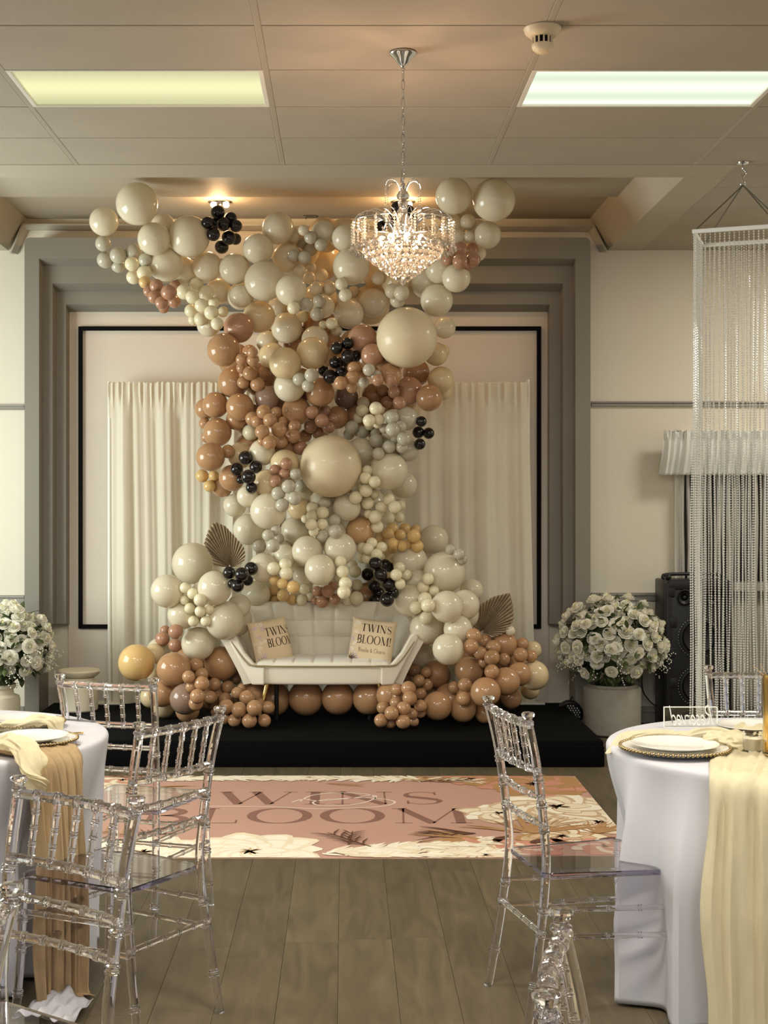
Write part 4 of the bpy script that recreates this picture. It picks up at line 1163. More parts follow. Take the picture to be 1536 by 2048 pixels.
def bouquet(c, rx, rz, n, label, seed, droop=()):
    t = thing('rose_arrangement', label, 'flowers', c); r = random.Random(seed); pts = []
    g = math.pi*(3-math.sqrt(5))
    cand = []
    for i in range(n):
        z = 1-1.62*(i+.5)/n; q = math.sqrt(max(0, 1-z*z)); a = g*i
        cand.append(Vector((q*math.cos(a), q*math.sin(a), z)))
    for v in cand:
        if v.y > .45: continue             # the far side faces the wall
        v = (v+Vector((r.uniform(-.09, .09), r.uniform(-.09, .09), r.uniform(-.09, .09)))).normalized()
        k = r.uniform(.76, 1.06); p = Vector((v.x*rx*k, v.y*rx*k*.85, v.z*rz*k))
        pts.append((p, v))
    for p, v in pts:
        s = r.uniform(.038, .050); o = put('rose', ROSE, t, p-v*.02)
        vv = (v+Vector((r.uniform(-.3, .3), r.uniform(-.3, .1), r.uniform(-.1, .35)))).normalized()
        o.rotation_euler = vv.to_track_quat('Z', 'Y').to_euler(); o.rotation_euler.rotate_axis('Z', r.uniform(0, 6.28)); o.scale = (s, s, s*1.05)
    b = MB()
    for k in range(420):
        v = Vector((r.gauss(0, 1), r.gauss(0, 1), r.gauss(.1, 1))).normalized(); kk = r.uniform(.55, .88)
        p = Vector((v.x*rx*kk, v.y*rx*kk, v.z*rz*kk)); d = (v+Vector((r.uniform(-.8, .8), r.uniform(-.8, .8), r.uniform(-.8, .5)))).normalized()
        leafy(b, p, d, r.uniform(.05, .09), r.uniform(.014, .022))
    stuff(solid(b.build('foliage', M['leafg'], t), .0012))
    w = MB()
    for k in range(26):
        a = r.uniform(0, 6.28); v = Vector((math.cos(a), math.sin(a)*.6-.3, r.uniform(-.8, .1))).normalized()
        p = Vector((v.x*rx*.92, v.y*rx*.92, v.z*rz*.92))
        for q in range(7): w.ball(p+v*.012*q+Vector((r.uniform(-.02, .02), r.uniform(-.02, .02), -.006*q)), .0045, 5, 4)
    stuff(w.build('filler_sprigs', M['rose'], t))
    core = MB().ball((0, 0, -.02), 1, 16, 12, (rx*.60, rx*.60, rz*.62)).build('foam_ball', M['leafg'], t)
    MB().tube([(0, 0, -rz*.55), (0, 0, -rz*.98)], .05, 12).build('stems', M['leafg'], t)
    return t
PY = 9.54
pc = at(1224, 1285, PY)
bouquet(pc, .37, .315, 205, 'round bouquet of white roses in the grey stone pot beside the speaker', 3)
pb = at(1224, 1460, PY)
t = thing('stone_pot', 'grey stone cylinder pot under the white roses, right of the stage', 'pot', (pb.x, PY, 0))
MB().lathe([(.185, .002), (.193, .01), (.195, .30), (.188, .315), (.165, .322), (.165, .335), (.15, .335), (.15, .25), (.01, .24)], 48).build('body', M['pot'], t)
PY2 = 9.3
pc = at(6, 1290, PY2)
bouquet(pc, .345, .285, 190, 'round bouquet of white roses in the cream vase, left of the stage', 8)
t = thing('cream_vase', 'cream pottery vase under the white roses at the left', 'vase', (pc.x-.04, PY2, 0))
MB().lathe([(.14, .002), (.15, .01), (.152, .26), (.145, .285), (.11, .30), (.108, .33), (.125, .345), (.125, .365), (.112, .365), (.10, .3), (.01, .25)], 44).build('body', M['potcream'], t)
# lidded cream pot on the corner of the stage
lp = at(158, 1421, 9.52)
t = thing('lidded_pot', 'cream pot with a wide flat lid on the stage corner, behind a clear chair', 'pot', (lp.x, 9.52, DECK))
MB().lathe([(.12, .001), (.128, .01), (.130, .17), (.122, .195), (.105, .205), (.104, .225), (.01, .225)], 40).build('body', M['potcream'], t)
MB().lathe([(.08, .222), (.115, .232), (.137, .25), (.142, .268), (.135, .278), (.05, .281), (.002, .281)], 40).build('lid', M['potcream'], t)

# ================================================================ SPEAKER TOWER, CABLES, STAGE LIGHT
SY = 9.62
s0, s1 = at(1329, 1160, SY), at(1464, 1458, SY); sw = s1.x-s0.x; sh_ = s0.z
t = thing('party_speaker', 'tall black loudspeaker tower with dotted rings, behind the bead curtain', 'speaker', ((s0.x+s1.x)/2, SY+.15, 0))
MB().bbox((0, 0, sh_/2), (sw, .30, sh_-.004), .012).build('cabinet', M['speaker'], t)
fp = MB()
for s in (-1, 1):
    fp.bbox((s*sw*.44, -.155, sh_*.5), (.04, .02, sh_*.96), .006)
    for q in range(5): fp.bbox((s*(sw*.40-.012*(q % 2)), -.158, sh_*(.12+.2*q)), (.05, .02, .07), .008)
fp.bbox((0, -.155, sh_*.965), (sw*.9, .024, .06), .008)
fp.build('front_trim', M['cone'], t)
kpx = SY/F
def ring(name, x, z, r, m, d=.02):
    rot = Matrix.Rotation(math.pi/2, 3, 'X')
    return MB().lathe([(r, .0), (r*1.02, d), (r*.92, d*1.1), (r*.86, d*.4), (r*.80, d*.8), (r*.3, -d*.2), (r*.28, d*.2), (r*.15, d*.55), (.001, d*.6)], 36, (x, -.150, z), rot).build(name, m, t)
for py in (1275, 1372):
    z = at(0, py, SY).z; ring('woofer', 0, z, .128, M['cone'])
    dots = MB()
    for k in range(44):
        a = 2*math.pi*k/44; dots.ball((.138*math.cos(a), -.156, z+.138*math.sin(a)), .0035, 6, 4)
    stuff(dots.build('light_dots', M['led'], t))
for s in (-1, 1): ring('tweeter', s*.095, at(0, 1195, SY).z, .055, M['cone'])
MB().tube(smoothpath([(-sw*.4, 0, sh_-.01), (-sw*.4, 0, sh_+.03), (sw*.4, 0, sh_+.03), (sw*.4, 0, sh_-.01)], 5), .012, 8).build('handle', M['speaker'], t)
MB().ball((-sw*.42, -.10, sh_+.018), .022, 12, 8).build('knob', M['speaker'], t)
# wall outlet with plug
ow = at(1259, 1212, 9.99)
t = thing('wall_outlet', 'white wall socket with a black plug above the right roses', 'outlet', (ow.x, 10.0, ow.z))
MB().bbox((0, -.006, 0), (.085, .012, .085), .003).build('plate', M['white'], t)
MB().bbox((0, -.03, .0), (.03, .04, .034), .006).build('plug', M['black'], t)
tag(MB().tube(smoothpath([at(1262, 1214, 9.95), at(1268, 1222, 9.9), at(1270, 1245, 9.9), at(1285, 1300, 9.94), at(1284, 1372, 9.94), at(1296, 1398, 9.92), at(1312, 1412, 9.9), at(1327, 1414, 9.88)], 6), .005, 6).build('power_cable', M['cable']),
    'black power cable running from the wall socket down to the speaker', 'cable')
tag(MB().tube(smoothpath([at(1166, 1362, 9.80), at(1158, 1380, 9.84), at(1146, 1392, 9.86), at(1135, 1410, 9.84), at(1131, 1420, 9.80), at(1129, 1426, 9.76), at(1130, 1428, 9.74)], 6), .005, 6).build('power_cable', M['cable']),
    'black cable hanging from the roses to the stage light', 'cable')
# led par light lying at the stage edge
pl_ = at(1144, 1436, 9.62)
t = thing('stage_light', 'small black stage light with rows of white lamps, beside the stage', 'stage light', (pl_.x, 9.70, max(.10, pl_.z)))
rot = Matrix.Rotation(math.radians(64), 3, 'X') @ Matrix.Identity(3)
MB().lathe([(.085, .0), (.092, .006), (.09, .05), (.07, -.0+.09), (.05, .13), (.002, .135)], 32, (0, 0, 0), Matrix.Rotation(math.radians(-75), 3, 'X')).build('housing', M['speaker'], t)
dots = MB(); Rr = Matrix.Rotation(math.radians(-75), 3, 'X'); 
for i in range(-4, 5):
    for j in range(-4, 5):
        x, y = .0185*(i+.5*(j % 2)), .0165*j
        if math.hypot(x, y) < .074: dots.ball(Rr @ Vector((x, y, -.003)), .0062, 7, 5)
dots.build('lamp_lenses', M['led'], t)
MB().tube(smoothpath([(-.095, .05, 0), (-.10, .05, -.08), (0, .05, -.094), (.10, .05, -.08), (.095, .05, 0)], 5), .006, 6).build('bracket', M['speaker'], t)
# coil of cable on the floor at the left
tag(MB().tube([Vector((at(52, 1437, 9.0).x+.07*math.cos(2*math.pi*k/20), 9.0+.05*math.sin(2*math.pi*k/20), .012+.06*(1+math.cos(2*math.pi*k/20+1.2))*.5)) for k in range(20)], .006, 6, closed=True).build('cable_loop', M['cable']),
    'black cable loop on the floor behind the left table', 'cable')

# ================================================================ BEAD CURTAIN
BA = Vector((1.82, 7.30, 0)); BU = Vector((.935, -.355, 0)); BV = Vector((.355, .935, 0)); LX, LY = .46, .42
M['wire'] = mat('grey_wire', (92, 88, 80), .5)
ZB = at(0, 463, 7.30).z
t = thing('bead_curtain', 'square frame of hanging clear bead strands on wires from a ceiling hook, at the right', 'bead curtain', (0, 0, 0))
hook = BA+BU*LX/2+BV*LY/2
def V3(p, z): return Vector((p.x, p.y, z))
cs_ = [BA, BA+BU*LX, BA+BU*LX+BV*LY, BA+BV*LY]
ang = math.atan2(BU.y, BU.x); RZ = Matrix.Rotation(ang, 3, 'Z')
for i in range(4):
    p, q = cs_[i], cs_[(i+1) % 4]; d = q-p
    MB().bbox(V3((p+q)/2, ZB), (d.length+.012, .014, .022), .003, Matrix.Rotation(math.atan2(d.y, d.x), 3, 'Z')).build('frame_bar', M['bar'], t, False)
zr = ZC-.15
hk = MB().tube(smoothpath([V3(hook, ZC), V3(hook, ZC-.03), V3(hook+Vector((.015, 0, 0)), ZC-.05), V3(hook, ZC-.075), V3(hook+Vector((-.012, 0, 0)), ZC-.06)], 5), .004, 6)
hk.lathe([(.002, ZC-.012), (.03, ZC-.006), (.032, ZC)], 16, (hook.x, hook.y, 0)); hk.build('ceiling_hook', M['chrome'], t)
MB().tube([V3(hook, 0)+Vector((.012*math.cos(a*.628), 0, zr+.04+.014*math.sin(a*.628))) for a in range(10)], .002, 5, closed=True).build('ring', M['chrome'], t)
MB().tube([V3(hook, ZC-.07), V3(hook, zr+.054)], .0018, 5).build('chain', M['chrome'], t)
for i in range(4):
    MB().tube([V3(hook, zr+.03), V3(cs_[i]*.96+hook*.04, ZB+.008)], .0034, 6).build('wire', M['wire'], t)
smd = []
for q in range(4):
    r = random.Random(50+q); b = MB(); H = ZB-.38; n = int(H/.0135)
    ph = [r.uniform(0, 6.28) for _ in range(3)]
    for k in range(n):
        z = -.0135*(k+.6); w = min(1, -z/1.2)
        cx = (.006*math.sin(-z*1.7+ph[0])+.003*math.sin(-z*5+ph[1]))*w; cy = (.006*math.sin(-z*1.9+ph[2]))*w; rr = .0056
        vs = [(cx, cy, z+rr*1.25), (cx+rr, cy, z), (cx, cy+rr, z), (cx-rr, cy, z), (cx, cy-rr, z), (cx, cy, z-rr*1.25)]
        b.add(vs, [(0, 1, 2), (0, 2, 3), (0, 3, 4), (0, 4, 1), (5, 2, 1), (5, 3, 2), (5, 4, 3), (5, 1, 4)])
    smd.append(b.mesh('bead_strand', M['bead'], False))
k = 0
for i in range(4):
    p, q = cs_[i], cs_[(i+1) % 4]; n = 19 if i % 2 == 0 else 17
    for j in range(n):
        o = put('bead_strand', smd[(k*7+j) % 4], t, V3(p.lerp(q, (j+.5)/n), ZB-.012), (0, 0, k*1.3))
        if i in (0, 3) and j > 11: o.rotation_euler = (0.004*math.sin(k), .012*math.sin(k*2.1), 0)
        k += 1

# ================================================================ WINDOW DRESSING
VY = 9.86
va, vc = at(1326, 862, VY), at(1640, 950, VY)
def val(u, v):
    x = va.x+(vc.x-va.x)*u-.03*v*(1-u)+.0; z = va.z+(vc.z-va.z)*v
    y = VY-.03+.022*math.sin(u*70+1)*(.5+.5*v)+.012*math.sin(u*163)
    if v < .16: y += .012*math.sin(u*260); z += .008*math.sin(u*190)*(1-v/.16)
    return (x, y-.05*math.sin(min(1, v*1.1)*3.14)*.5, z)
o = MB().grid(val, 150, 14).build('window_valance', M['sheer']); solid(o, .0015)
tag(o, 'white sheer ruffled valance across the top of the right window', 'curtain')
rod = MB().tube([(va.x+.03, VY, va.z-.03), (vc.x, VY, va.z-.03)], .008, 8); tag(rod.build('curtain_rod', M['white']), 'thin white rod carrying the sheer valance', 'curtain rod')
b = MB(); r = random.Random(4)
x = at(1362, 0, 9.90).x
while x < at(1620, 0, 9.90).x:
    w = r.choice((.006, .008, .014, .022)); pts = [(x+.004*math.sin(j*1.3+x*40), 9.905+.006*math.sin(j*.9+x*70), va.z-.06-(va.z-.14)*j/10) for j in range(11)]
    vs = []
    for p in pts: vs += [(p[0]-w/2, p[1], p[2]), (p[0]+w/2, p[1]+.004, p[2])]
    b.add(vs, [(2*j, 2*j+1, 2*j+3, 2*j+2) for j in range(10)]); x += w+r.uniform(.004, .016)
o = stuff(solid(b.build('string_curtain', M['string']), .002)); tag(o, 'silvery string curtain hanging over the dark right window', 'curtain')
# ================================================================ CHAIRS
def bamboo(path, r, joints, seg=12, bump=1.27):
    """tube with doubled rings at the given fractions of its length"""
    P = [Vector(p) for p in path]; L = [0]
    for i in range(1, len(P)): L.append(L[-1]+(P[i]-P[i-1]).length)
    tot = L[-1]
    def pos(d):
        i = 0
        while i < len(L)-2 and L[i+1] < d: i += 1
        return P[i].lerp(P[i+1], (d-L[i])/max(1e-9, L[i+1]-L[i]))
    ds = [(x, 1.0) for x in L]
    g = r*.32
    for j in joints:
        c = j*tot
        for o_, k in ((-2.6, 1), (-2.0, bump), (-1.0, bump), (-.4, 1.04), (.4, 1.04), (1.0, bump), (2.0, bump), (2.6, 1)):
            ds.append((min(max(c+o_*g, 0), tot), k))
    ds.sort(); out = []; rad = []
    last = -1
    for d, k in ds:
        if d-last < 1e-4: continue
        out.append(pos(d)); rad.append(r*k); last = d
    return out, rad
def make_chair_meshes():
    D = []
    zs, top = .45, .942
    for s in (-1, 1):
        path = smoothpath([(s*.188, -.262, 0), (s*.178, -.225, .22), (s*.168, -.198, zs), (s*.172, -.205, .58), (s*.180, -.232, .78), (s*.187, -.262, top-.03)], 5)
        p, r = bamboo(path, .0135, (.13, .30, .37, .64, .72, .81)); b = MB(); b.tube(p, r, 14)
        e = Vector(path[-1]); b.lathe([(.012, -.008), (.0175, -.002), (.0175, .004), (.0125, .007), (.0125, .012), (.019, .018), (.020, .027), (.016, .031), (.003, .032)], 14, e)
        D.append(('rear_leg', b))
        path = [(s*.205, .215, 0), (s*.198, .200, .2), (s*.192, .192, .432)]
        p, r = bamboo(path, .0135, (.2, .5, .72, .9)); b = MB(); b.tube(p, r, 14); D.append(('front_leg', b))
    def back(z):      # half width and depth of the back at a height
        k = (z-zs)/(top-zs); return .168+.019*k, -.198-.064*k**1.6
    def rail(z, n, r, nm, bow=.016):
        w, y = back(z); pts = [(-w+2*w*i/12, y-bow*math.sin(math.pi*i/12), z) for i in range(13)]
        p, rr = bamboo(pts, r, [(i+1)/(n+1) for i in range(n)], 10, 1.24); b = MB(); b.tube(p, rr, 10); D.append((nm, b))
    rail(.905, 5, .0125, 'top_rail'); rail(.765, 5, .011, 'back_rail'); rail(.683, 5, .0095, 'back_rail'); rail(.60, 5, .0095, 'back_rail')
    for i in range(5):
        f = (i+1)/6; w1, y1 = back(.905); w0, y0 = back(.765)
        a = (-w1+2*w1*f, y1-.016*math.sin(math.pi*f), .905); c = (-w0+2*w0*f, y0-.016*math.sin(math.pi*f), .765)
        p, rr = bamboo([c, a], .0078, (.25, .5, .75), 10, 1.25); b = MB(); b.tube(p, rr, 10); D.append(('spindle', b))
    # stretchers
    for s in (-1, 1):
        for z in (.345, .262):
            p, rr = bamboo([(s*.175, -.213, z), (s*.198, .199, z-.01)], .0088, (.25, .5, .75), 10, 1.2); b = MB(); b.tube(p, rr, 10); D.append(('stretcher', b))
    for (y, z, w) in ((.198, .31, .197), (.203, .225, .199), (-.222, .28, .18)):
        p, rr = bamboo([(-w, y, z), (w, y, z)], .0088, (.2, .4, .6, .8), 10, 1.2); b = MB(); b.tube(p, rr, 10); D.append(('stretcher', b))
    # seat
    b = MB(); n = 24; rim = []
    base = [(-.168, -.20), (.168, -.20), (.205, .20), (-.205, .20)]
    pts = []
    for i in range(4):
        p0 = Vector((base[i-1][0], base[i-1][1], 0)); p1 = Vector((base[i][0], base[i][1], 0)); p2 = Vector((base[(i+1) % 4][0], base[(i+1) % 4][1], 0)); c = .035
        a = p1+(p0-p1).normalized()*c; e = p1+(p2-p1).normalized()*c
        for k in range(6):
            t_ = k/5; pts.append(((1-t_)**2*a.x+2*t_*(1-t_)*p1.x+t_*t_*e.x, (1-t_)**2*a.y+2*t_*(1-t_)*p1.y+t_*t_*e.y))
    m = len(pts); lay = [(.99, .435), (1.0, .438), (1.0, .449), (.99, .452)]
    vs = [(x*k, y*k, z) for k, z in lay for x, y in pts]
    fs = [(i*m+k, i*m+(k+1) % m, (i+1)*m+(k+1) % m, (i+1)*m+k) for i in range(3) for k in range(m)]+[tuple(range(m-1, -1, -1)), tuple(3*m+k for k in range(m))]
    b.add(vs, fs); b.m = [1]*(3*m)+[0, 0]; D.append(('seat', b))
    out = []
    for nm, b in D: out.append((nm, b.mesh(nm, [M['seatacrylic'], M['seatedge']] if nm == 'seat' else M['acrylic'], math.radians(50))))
    return out
CHAIR = make_chair_meshes()
def chair(x, y, fx, fy, label):
    """x, y: middle of the top of the back; fx, fy: the way the chair faces"""
    l_ = math.hypot(fx, fy); fx, fy = fx/l_, fy/l_
    t = thing('chiavari_chair', label, 'chair', (x+fx*.255, y+fy*.255, 0), math.atan2(-fx, fy), 'clear chiavari chairs')
    for nm, me in CHAIR: put(nm, me, t)
    return t
chair(-.60, 3.095, -.59, -.81, 'clear acrylic chiavari chair nearest at the left, its back towards the gauze runner')
chair(-.49, 4.155, -.84, .54, 'clear acrylic chiavari chair standing turned beside the left table, seat fully visible')
chair(-.86, 5.07, .30, .95, 'clear acrylic chiavari chair farthest back at the left, before the lidded pot')
chair(.515, 4.37, .976, .217, 'clear acrylic chiavari chair seen side on at the right table')
chair(.304, 1.98, .98, -.20, 'clear acrylic chiavari chair cut by the bottom edge, in front of the right tablecloth')
chair(1.585, 5.36, -.12, -.99, 'clear acrylic chiavari chair behind the right table, before the bead curtain')
chair(-.575, 2.12, -.98, .1, 'clear acrylic chiavari chair just peeping in at the lower left picture edge')

# ================================================================ TABLES
def table(c, R, label, cl_label, seed, dents, hem):
    t = thing('round_table', label, 'table', (c[0], c[1], 0))
    MB().lathe([(R-.004, .742), (R, .748), (R, .760), (R-.006, .765), (.001, .765)], 64).build('tabletop', M['tabletop'], t)
    MB().tube([(0, 0, .742), (0, 0, .03)], .035, 16).build('pedestal', M['blackleg'], t)
    for k in range(4):
        a = math.pi/4+k*math.pi/2
        MB().tube([(0, 0, .10), (.18*math.cos(a), .18*math.sin(a), .05), (.30*math.cos(a), .30*math.sin(a), .012)], .012, 8).build('foot', M['blackleg'], t)
    r = random.Random(seed); ph = [r.uniform(0, 6.28) for _ in range(6)]
    def fn(u, v):
        a = 2*math.pi*u
        if v < .25:
            k = v/.25; return (c[0]+(R+.004)*k*math.cos(a), c[1]+(R+.004)*k*math.sin(a), .7685)
        if v < .32:
            k = (v-.25)/.07*math.pi/2; q = R+.004+.012*math.sin(k); return (c[0]+q*math.cos(a), c[1]+q*math.sin(a), .7685-.014*(1-math.cos(k)))
        k = (v-.32)/.68; z = .7545-(.7545-hem)*k
        amp = .072*min(1, k*1.5)
        f = math.sin(13*a+ph[0]+.6*math.sin(2*a+ph[3]))*.55+math.sin(21*a+ph[1])*.25+math.sin(7*a+ph[2])*.5
        f = f*.6+.55*(1-2.2*abs(math.sin(8*a+ph[4]+.5*math.sin(3*a)))**.55)
        q = R+.016+amp*f-.035*k+.05*max(0, k-.86)
        for (da, dw, dr, dz) in dents:
            d = (a-da+math.pi) % (2*math.pi)-math.pi; g = math.exp(-(d/dw)**2)*(lambda q_: q_*q_*(3-2*q_))(min(1, max(0, (.75-z)/.34)))
            q = q*(1-g)+(dr+amp*f*.95)*g
        return (c[0]+q*math.cos(a), c[1]+q*math.sin(a), z+.006*math.sin(9*a+ph[4])*max(0, k-.8))
    b = MB(); b.grid(fn, 260, 64, wrap=True)
    o = b.build('tablecloth', M['cloth']); solid(o, .0018, 1)
    tag(o, cl_label, 'tablecloth'); return t
M['tabletop'] = mat('table_top', (180, 160, 130), .5)
RT, RR = (1.487, 4.60), .60
LT, LR = (-1.434, 4.796), .60
table(RT, RR, 'round banquet table at the right under the white cloth', 'white tablecloth falling in long folds to the floor at the right', 3, [(math.radians(168), .24, .53, 0), (math.radians(219), .30, .675, 0)], .012)
table(LT, LR, 'round banquet table at the left under the white cloth', 'white tablecloth at the left with a tan gauze runner over it', 6, [(math.radians(-30), .40, .50, 0)], .012)
ZT = .7705
def runner(c, R, ang, w, l0, hang, m, name, label, seed, shift=0, flare=0, pool=0):
    """gauze strip over the table along direction ang, hanging at its far end"""
    ax = Vector((math.cos(ang), math.sin(ang), 0)); pv = Vector((-ax.y, ax.x, 0)); r = random.Random(seed); ph = [r.uniform(0, 6.28) for _ in range(6)]
    C = Vector((c[0], c[1], 0)); tot = None
    def fn(u, v):
        s = (u-.5)*w*(1+flare*max(0, v-.4))+shift; edge = math.sqrt(max(.01, (R+.022)**2-s*s)); La = edge-l0; Tt = La+hang
        d = v*Tt; wr = .006*math.sin(38*u+ph[0]+2*v)+.004*math.sin(71*u+ph[1]-3*v)
        jag = .012*math.sin(6*v*3+ph[2])*(1 if u > .5 else -1)*(abs(2*u-1)**4)
        s += jag
        if d < La: p = C+ax*(l0+d)+pv*s; return (p.x, p.y, ZT+.006+abs(wr)*1.0)
        h = d-La; k = min(1, h/.05); out = .034*math.sin(k*math.pi/2)+wr*1.6*min(1, h/.1)+.012*math.sin(17*u+ph[3])*min(1, h/.3)+.026*min(1, h/.4)
        z = ZT+.006-(h if h > .05 else h*h/.1+h*.5)
        if pool and z < .02: out += (.02-z)*.8; z = .006+.006*abs(math.sin(9*u+20*v))
        p = C+ax*(edge+out)+pv*s; return (p.x, p.y, max(z, .006))
    o = MB().grid(fn, 70, 90).build(name, m); solid(o, .0012, 1)
    return tag(o, label, 'table runner')
runner(RT, RR, math.atan2(-.93, -.36), .50, -.35, .80, M['gauze_y'], 'gauze_runner', 'butter yellow gauze runner hanging down the front of the right table', 2, shift=.03, pool=1)
runner(LT, LR, math.atan2(-.57, .82), .215, -.2, .80, M['gauze_b'], 'gauze_runner', 'tan crinkled gauze runner hanging to the floor from the left table', 5, shift=-.01, pool=1)

# place settings
def charger(x, y, r, label, dlabel):
    t = thing('charger_plate', label, 'charger plate', (x, y, ZT))
    MB().lathe([(r*.62, .001), (r*.66, .002), (r*.74, .010), (r*.97, .019), (r, .021), (r*.97, .0225), (r*.75, .015), (r*.6, .008), (.001, .007)], 64).build('plate', M['ceramic'], t)
    b = MB(); n = 72
    for k in range(n):
        a = 2*math.pi*k/n; b.ball((r*1.0*math.cos(a), r*1.0*math.sin(a), .0215), r*.036, 8, 6)
    b.build('beaded_rim', M['goldrim'], t)
    d = MB().lathe([(r*.48, .001), (r*.52, .002), (r*.7, .012), (r*.80, .017), (r*.80, .0185), (r*.6, .013), (r*.45, .007), (.001, .006)], 64).build('dinner_plate', M['ceramic'], None, True, (x, y, ZT+.0155))
    tag(d, dlabel, 'plate'); return t
charger(1.054, 4.466, .172, 'gold beaded charger plate on the right table', 'white dinner plate on the gold beaded charger of the right table')
cl = at(66, 1480, 4.62)
charger(cl.x, cl.y, .145, 'gold beaded charger plate nearest the edge of the left table', 'white dinner plate on the nearest charger of the left table')
c2 = at(50, 1452, 4.98)
charger(c2.x, c2.y, .14, 'gold beaded charger plate farther back on the left table under gauze', 'white dinner plate under gauze at the back of the left table')
c3 = at(1503, 1452, 4.93)
d = MB().lathe([(.07, .001), (.075, .002), (.10, .012), (.118, .017), (.118, .0185), (.09, .013), (.001, .006)], 48).build('dinner_plate', M['ceramic'], None, True, (c3.x, c3.y, ZT))
tag(d, 'white dinner plate at the back of the right table beside the candle', 'plate')

# knotted gauze napkins: crumpled strips with a squeezed middle
def napkin(path, w, seed, label, m, knot=None, flat=.35):
    r = random.Random(seed); ph = [r.uniform(0, 6.28) for _ in range(8)]
    P = smoothpath(path, 14); n = len(P)
    def rad(k):
        q = .42+.58*abs(math.sin(math.pi*min(1, .12+.85*abs(k-(knot if knot is not None else 9))*2.2))) if knot is not None else 1
        return w*q*(.25+.75*min(1, k/.12))*(.25+.75*min(1, (1-k)/.12))
    def fn(u, v):
        i = min(n-1, int(round(v*(n-1)))); p = P[i]; d = (P[min(i+1, n-1)]-P[max(i-1, 0)]).normalized()
        s = d.cross(Vector((0, 0, 1))); s = s.normalized() if s.length > .1 else Vector((1, 0, 0)); up = s.cross(d)
        a = 2*math.pi*u; q = rad(v)*(1+.16*math.sin(5*a+ph[0]+9*v)+.10*math.sin(9*a+ph[1]-14*v)+.06*math.sin(31*v+ph[2]+2*a))
        return p+s*q*math.cos(a)+up*q*flat*math.sin(a)*(1+.2*math.sin(23*v+ph[3]))
    b = MB(); b.grid(fn, 40, n-1, wrap=True)
    b.add([fn(i/40, 0) for i in range(40)], [tuple(range(39, -1, -1))]); b.add([fn(i/40, 1) for i in range(40)], [tuple(range(40))])
    o = b.build('gauze_napkin', m); return tag(o, label, 'napkin')
z0 = ZT+.032
def T(px, py, Y): return at(px, py, Y)
napkin([T(1212, 1507, 4.55), T(1228, 1498, 4.60), T(1256, 1476, 4.68), T(1300, 1467, 4.72), T(1346, 1471, 4.74), T(1362, 1468, 4.74), T(1384, 1470, 4.74), T(1430, 1463, 4.70), T(1470, 1470, 4.66), T(1500, 1482, 4.60)], .030, 3,
       'cream gauze napkin knotted behind the plate, one end hanging over the right table edge', M['gauze_y'], .5, .5)
napkin([T(1408, 1482, 4.56), T(1440, 1478, 4.53), T(1470, 1484, 4.50), T(1500, 1490, 4.46)], .040, 9, 'crumpled cream gauze bunched beside the candle on the right table', M['gauze_y'], None, .5)
napkin([T(-40, 1462, 4.9), T(0, 1455, 4.9), T(40, 1450, 4.88), T(78, 1440, 4.88), T(104, 1443, 4.88), T(122, 1462, 4.87)], .040, 4, 'butter gauze napkin bunched at the back of the left table', M['gauze_y'], None, .42)
napkin([T(-40, 1486, 4.42), T(5, 1484, 4.40), T(35, 1486, 4.37), T(58, 1506, 4.30), T(66, 1535, 4.26), T(70, 1570, 4.26), T(66, 1598, 4.27)], .040, 6, 'butter gauze napkin spilling over the front edge of the left table', M['gauze_y'], None, .5)
# cutlery
def fork(x, y, rz, label):
    t = thing('fork', label, 'fork', (x, y, ZT+.003), rz)
    MB().bbox((0, 0, .0015), (.11, .008, .003), .001).build('handle', M['gold'], t)
    b = MB(); b.bbox((.072, 0, .002), (.035, .020, .003), .001)
    for k in range(4): b.bbox((.105, -.0085+.0057*k, .003), (.035, .003, .003), .001)
    b.build('tines', M['gold'], t)
def knife(x, y, rz, label):
    t = thing('knife', label, 'knife', (x, y, ZT+.003), rz)
    MB().bbox((-.03, 0, .002), (.09, .010, .005), .001).build('handle', M['gold'], t)
    MB().prism([(.015, -.005), (.11, -.006), (.125, .002), (.115, .006), (.015, .005)], .001, .003).build('blade', M['gold'], t)
f = at(176, 1486, 4.64); knife(f.x-.13, f.y, math.radians(-25), 'gold knife lying right of the nearest plate on the left table')
f = at(112, 1465, 4.80); fork(f.x-.03, f.y, math.radians(12), 'gold fork lying between the two plates on the left table')
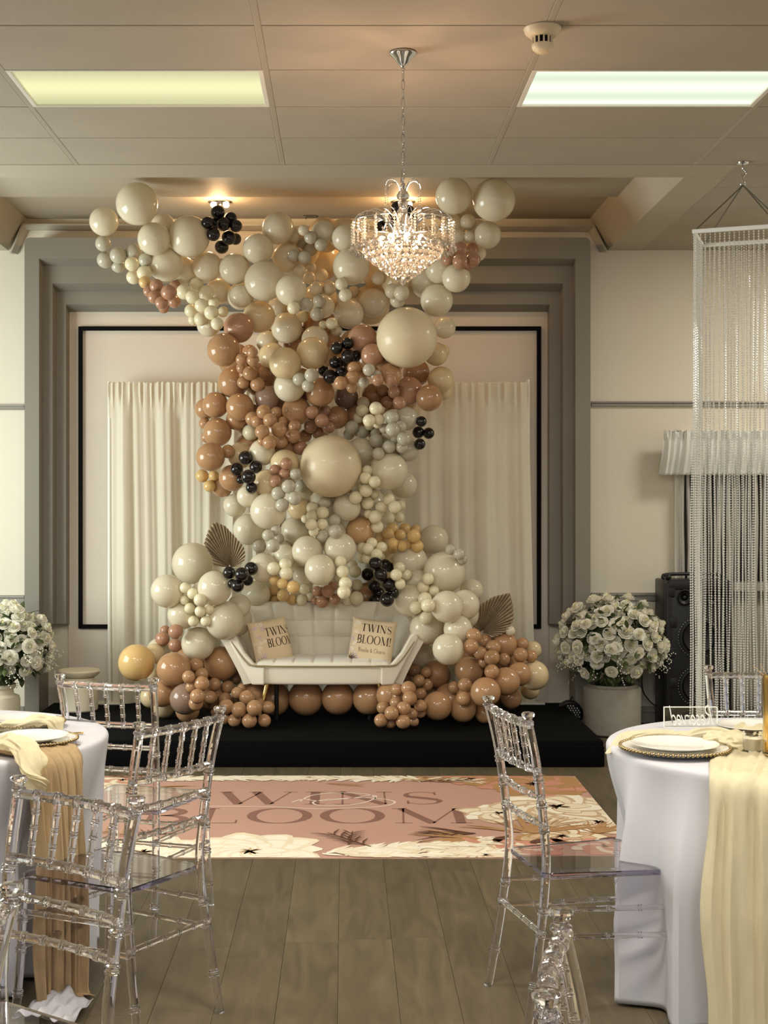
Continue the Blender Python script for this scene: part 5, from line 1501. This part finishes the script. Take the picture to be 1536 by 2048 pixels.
# candle and gold vase
k = at(1505, 1492, 4.45)
t = thing('candle_holder', 'small glass candle holder beside the gold vase on the right table', 'candle', (k.x, k.y, ZT+.008))
MB().lathe([(.026, 0), (.029, .004), (.033, .062), (.031, .062), (.027, .007), (.001, .006)], 32).build('glass_cup', M['glass'], t)
MB().lathe([(.001, .0075), (.0262, .0075), (.0292, .042), (.001, .041)], 28).build('candle', M['wax'], t)
t = thing('gold_vase', 'tall gold glass vase at the right picture edge on the right table', 'vase', (1.350, 4.36, ZT+.014))
MB().lathe([(.042, 0), (.047, .004), (.047, .05), (.045, .12), (.047, .245), (.044, .248), (.041, .12), (.041, .01), (.001, .008)], 36).build('body', M['goldglass'], t)
b = MB(); r = random.Random(2)
for q in range(9):
    a = r.uniform(0, 6.28); e = r.uniform(.03, .09)
    b.tube(smoothpath([(0.01*math.cos(a), .01*math.sin(a), .02), (.02*math.cos(a), .02*math.sin(a), .2), (e*math.cos(a), e*math.sin(a), .26+r.uniform(-.01, .03))], 4), .0012, 4)
b.build('dried_twigs', M['gauze_b'], t)
# reserved sign: clear plate, white border, white script seen from behind
s0, s1 = at(1328, 1413, 4.96), at(1434, 1460, 4.96); sw = s1.x-s0.x; hh = s0.z-ZT
t = thing('reserved_sign', 'clear table sign reading Reserved, seen mirrored from behind on the right table', 'sign', ((s0.x+s1.x)/2, 4.96, ZT))
MB().bbox((0, 0, hh/2), (sw, .003, hh), .0006).build('acrylic_plate', M['glass'], t, False)
fm = MB()
for (cx, cz_, sx, sz) in ((0, hh-.0018, sw+.003, .0036), (0, .0018, sw+.003, .0036), (-sw/2, hh/2, .0036, hh), (sw/2, hh/2, .0036, hh)): fm.bbox((cx, 0, cz_), (sx, .005, sz), .0008)
fm.build('border', M['white'], t, False)
w, stt = text_strokes('Reserved', lower, .03, .34); kx = (sw*.80)/w
L = MB(); strokes_to(L, [(p, .085) for p, _ in stt], lambda x, y: Vector((sw*.44-x*kx, -.0026, .012+y*.068)), 3)
o = L.build('lettering', M['white'], t, False); solid(o, .0012)
# white cloth corner lying at the foot of the left table
def heap(u, v):
    x = -.99+.17*u+.04*v; y = 4.20+.2*v-.05*u
    return (x, y, .008+.03*math.exp(-((u-.45)/.3)**2)*(.3+.7*v)+.013*(1+math.sin(19*u+4*v)*math.cos(9*v-5*u)))
o = MB().grid(heap, 24, 16).build('hem_fold', M['cloth'], bpy.data.objects['tablecloth.001']); solid(o, .002)
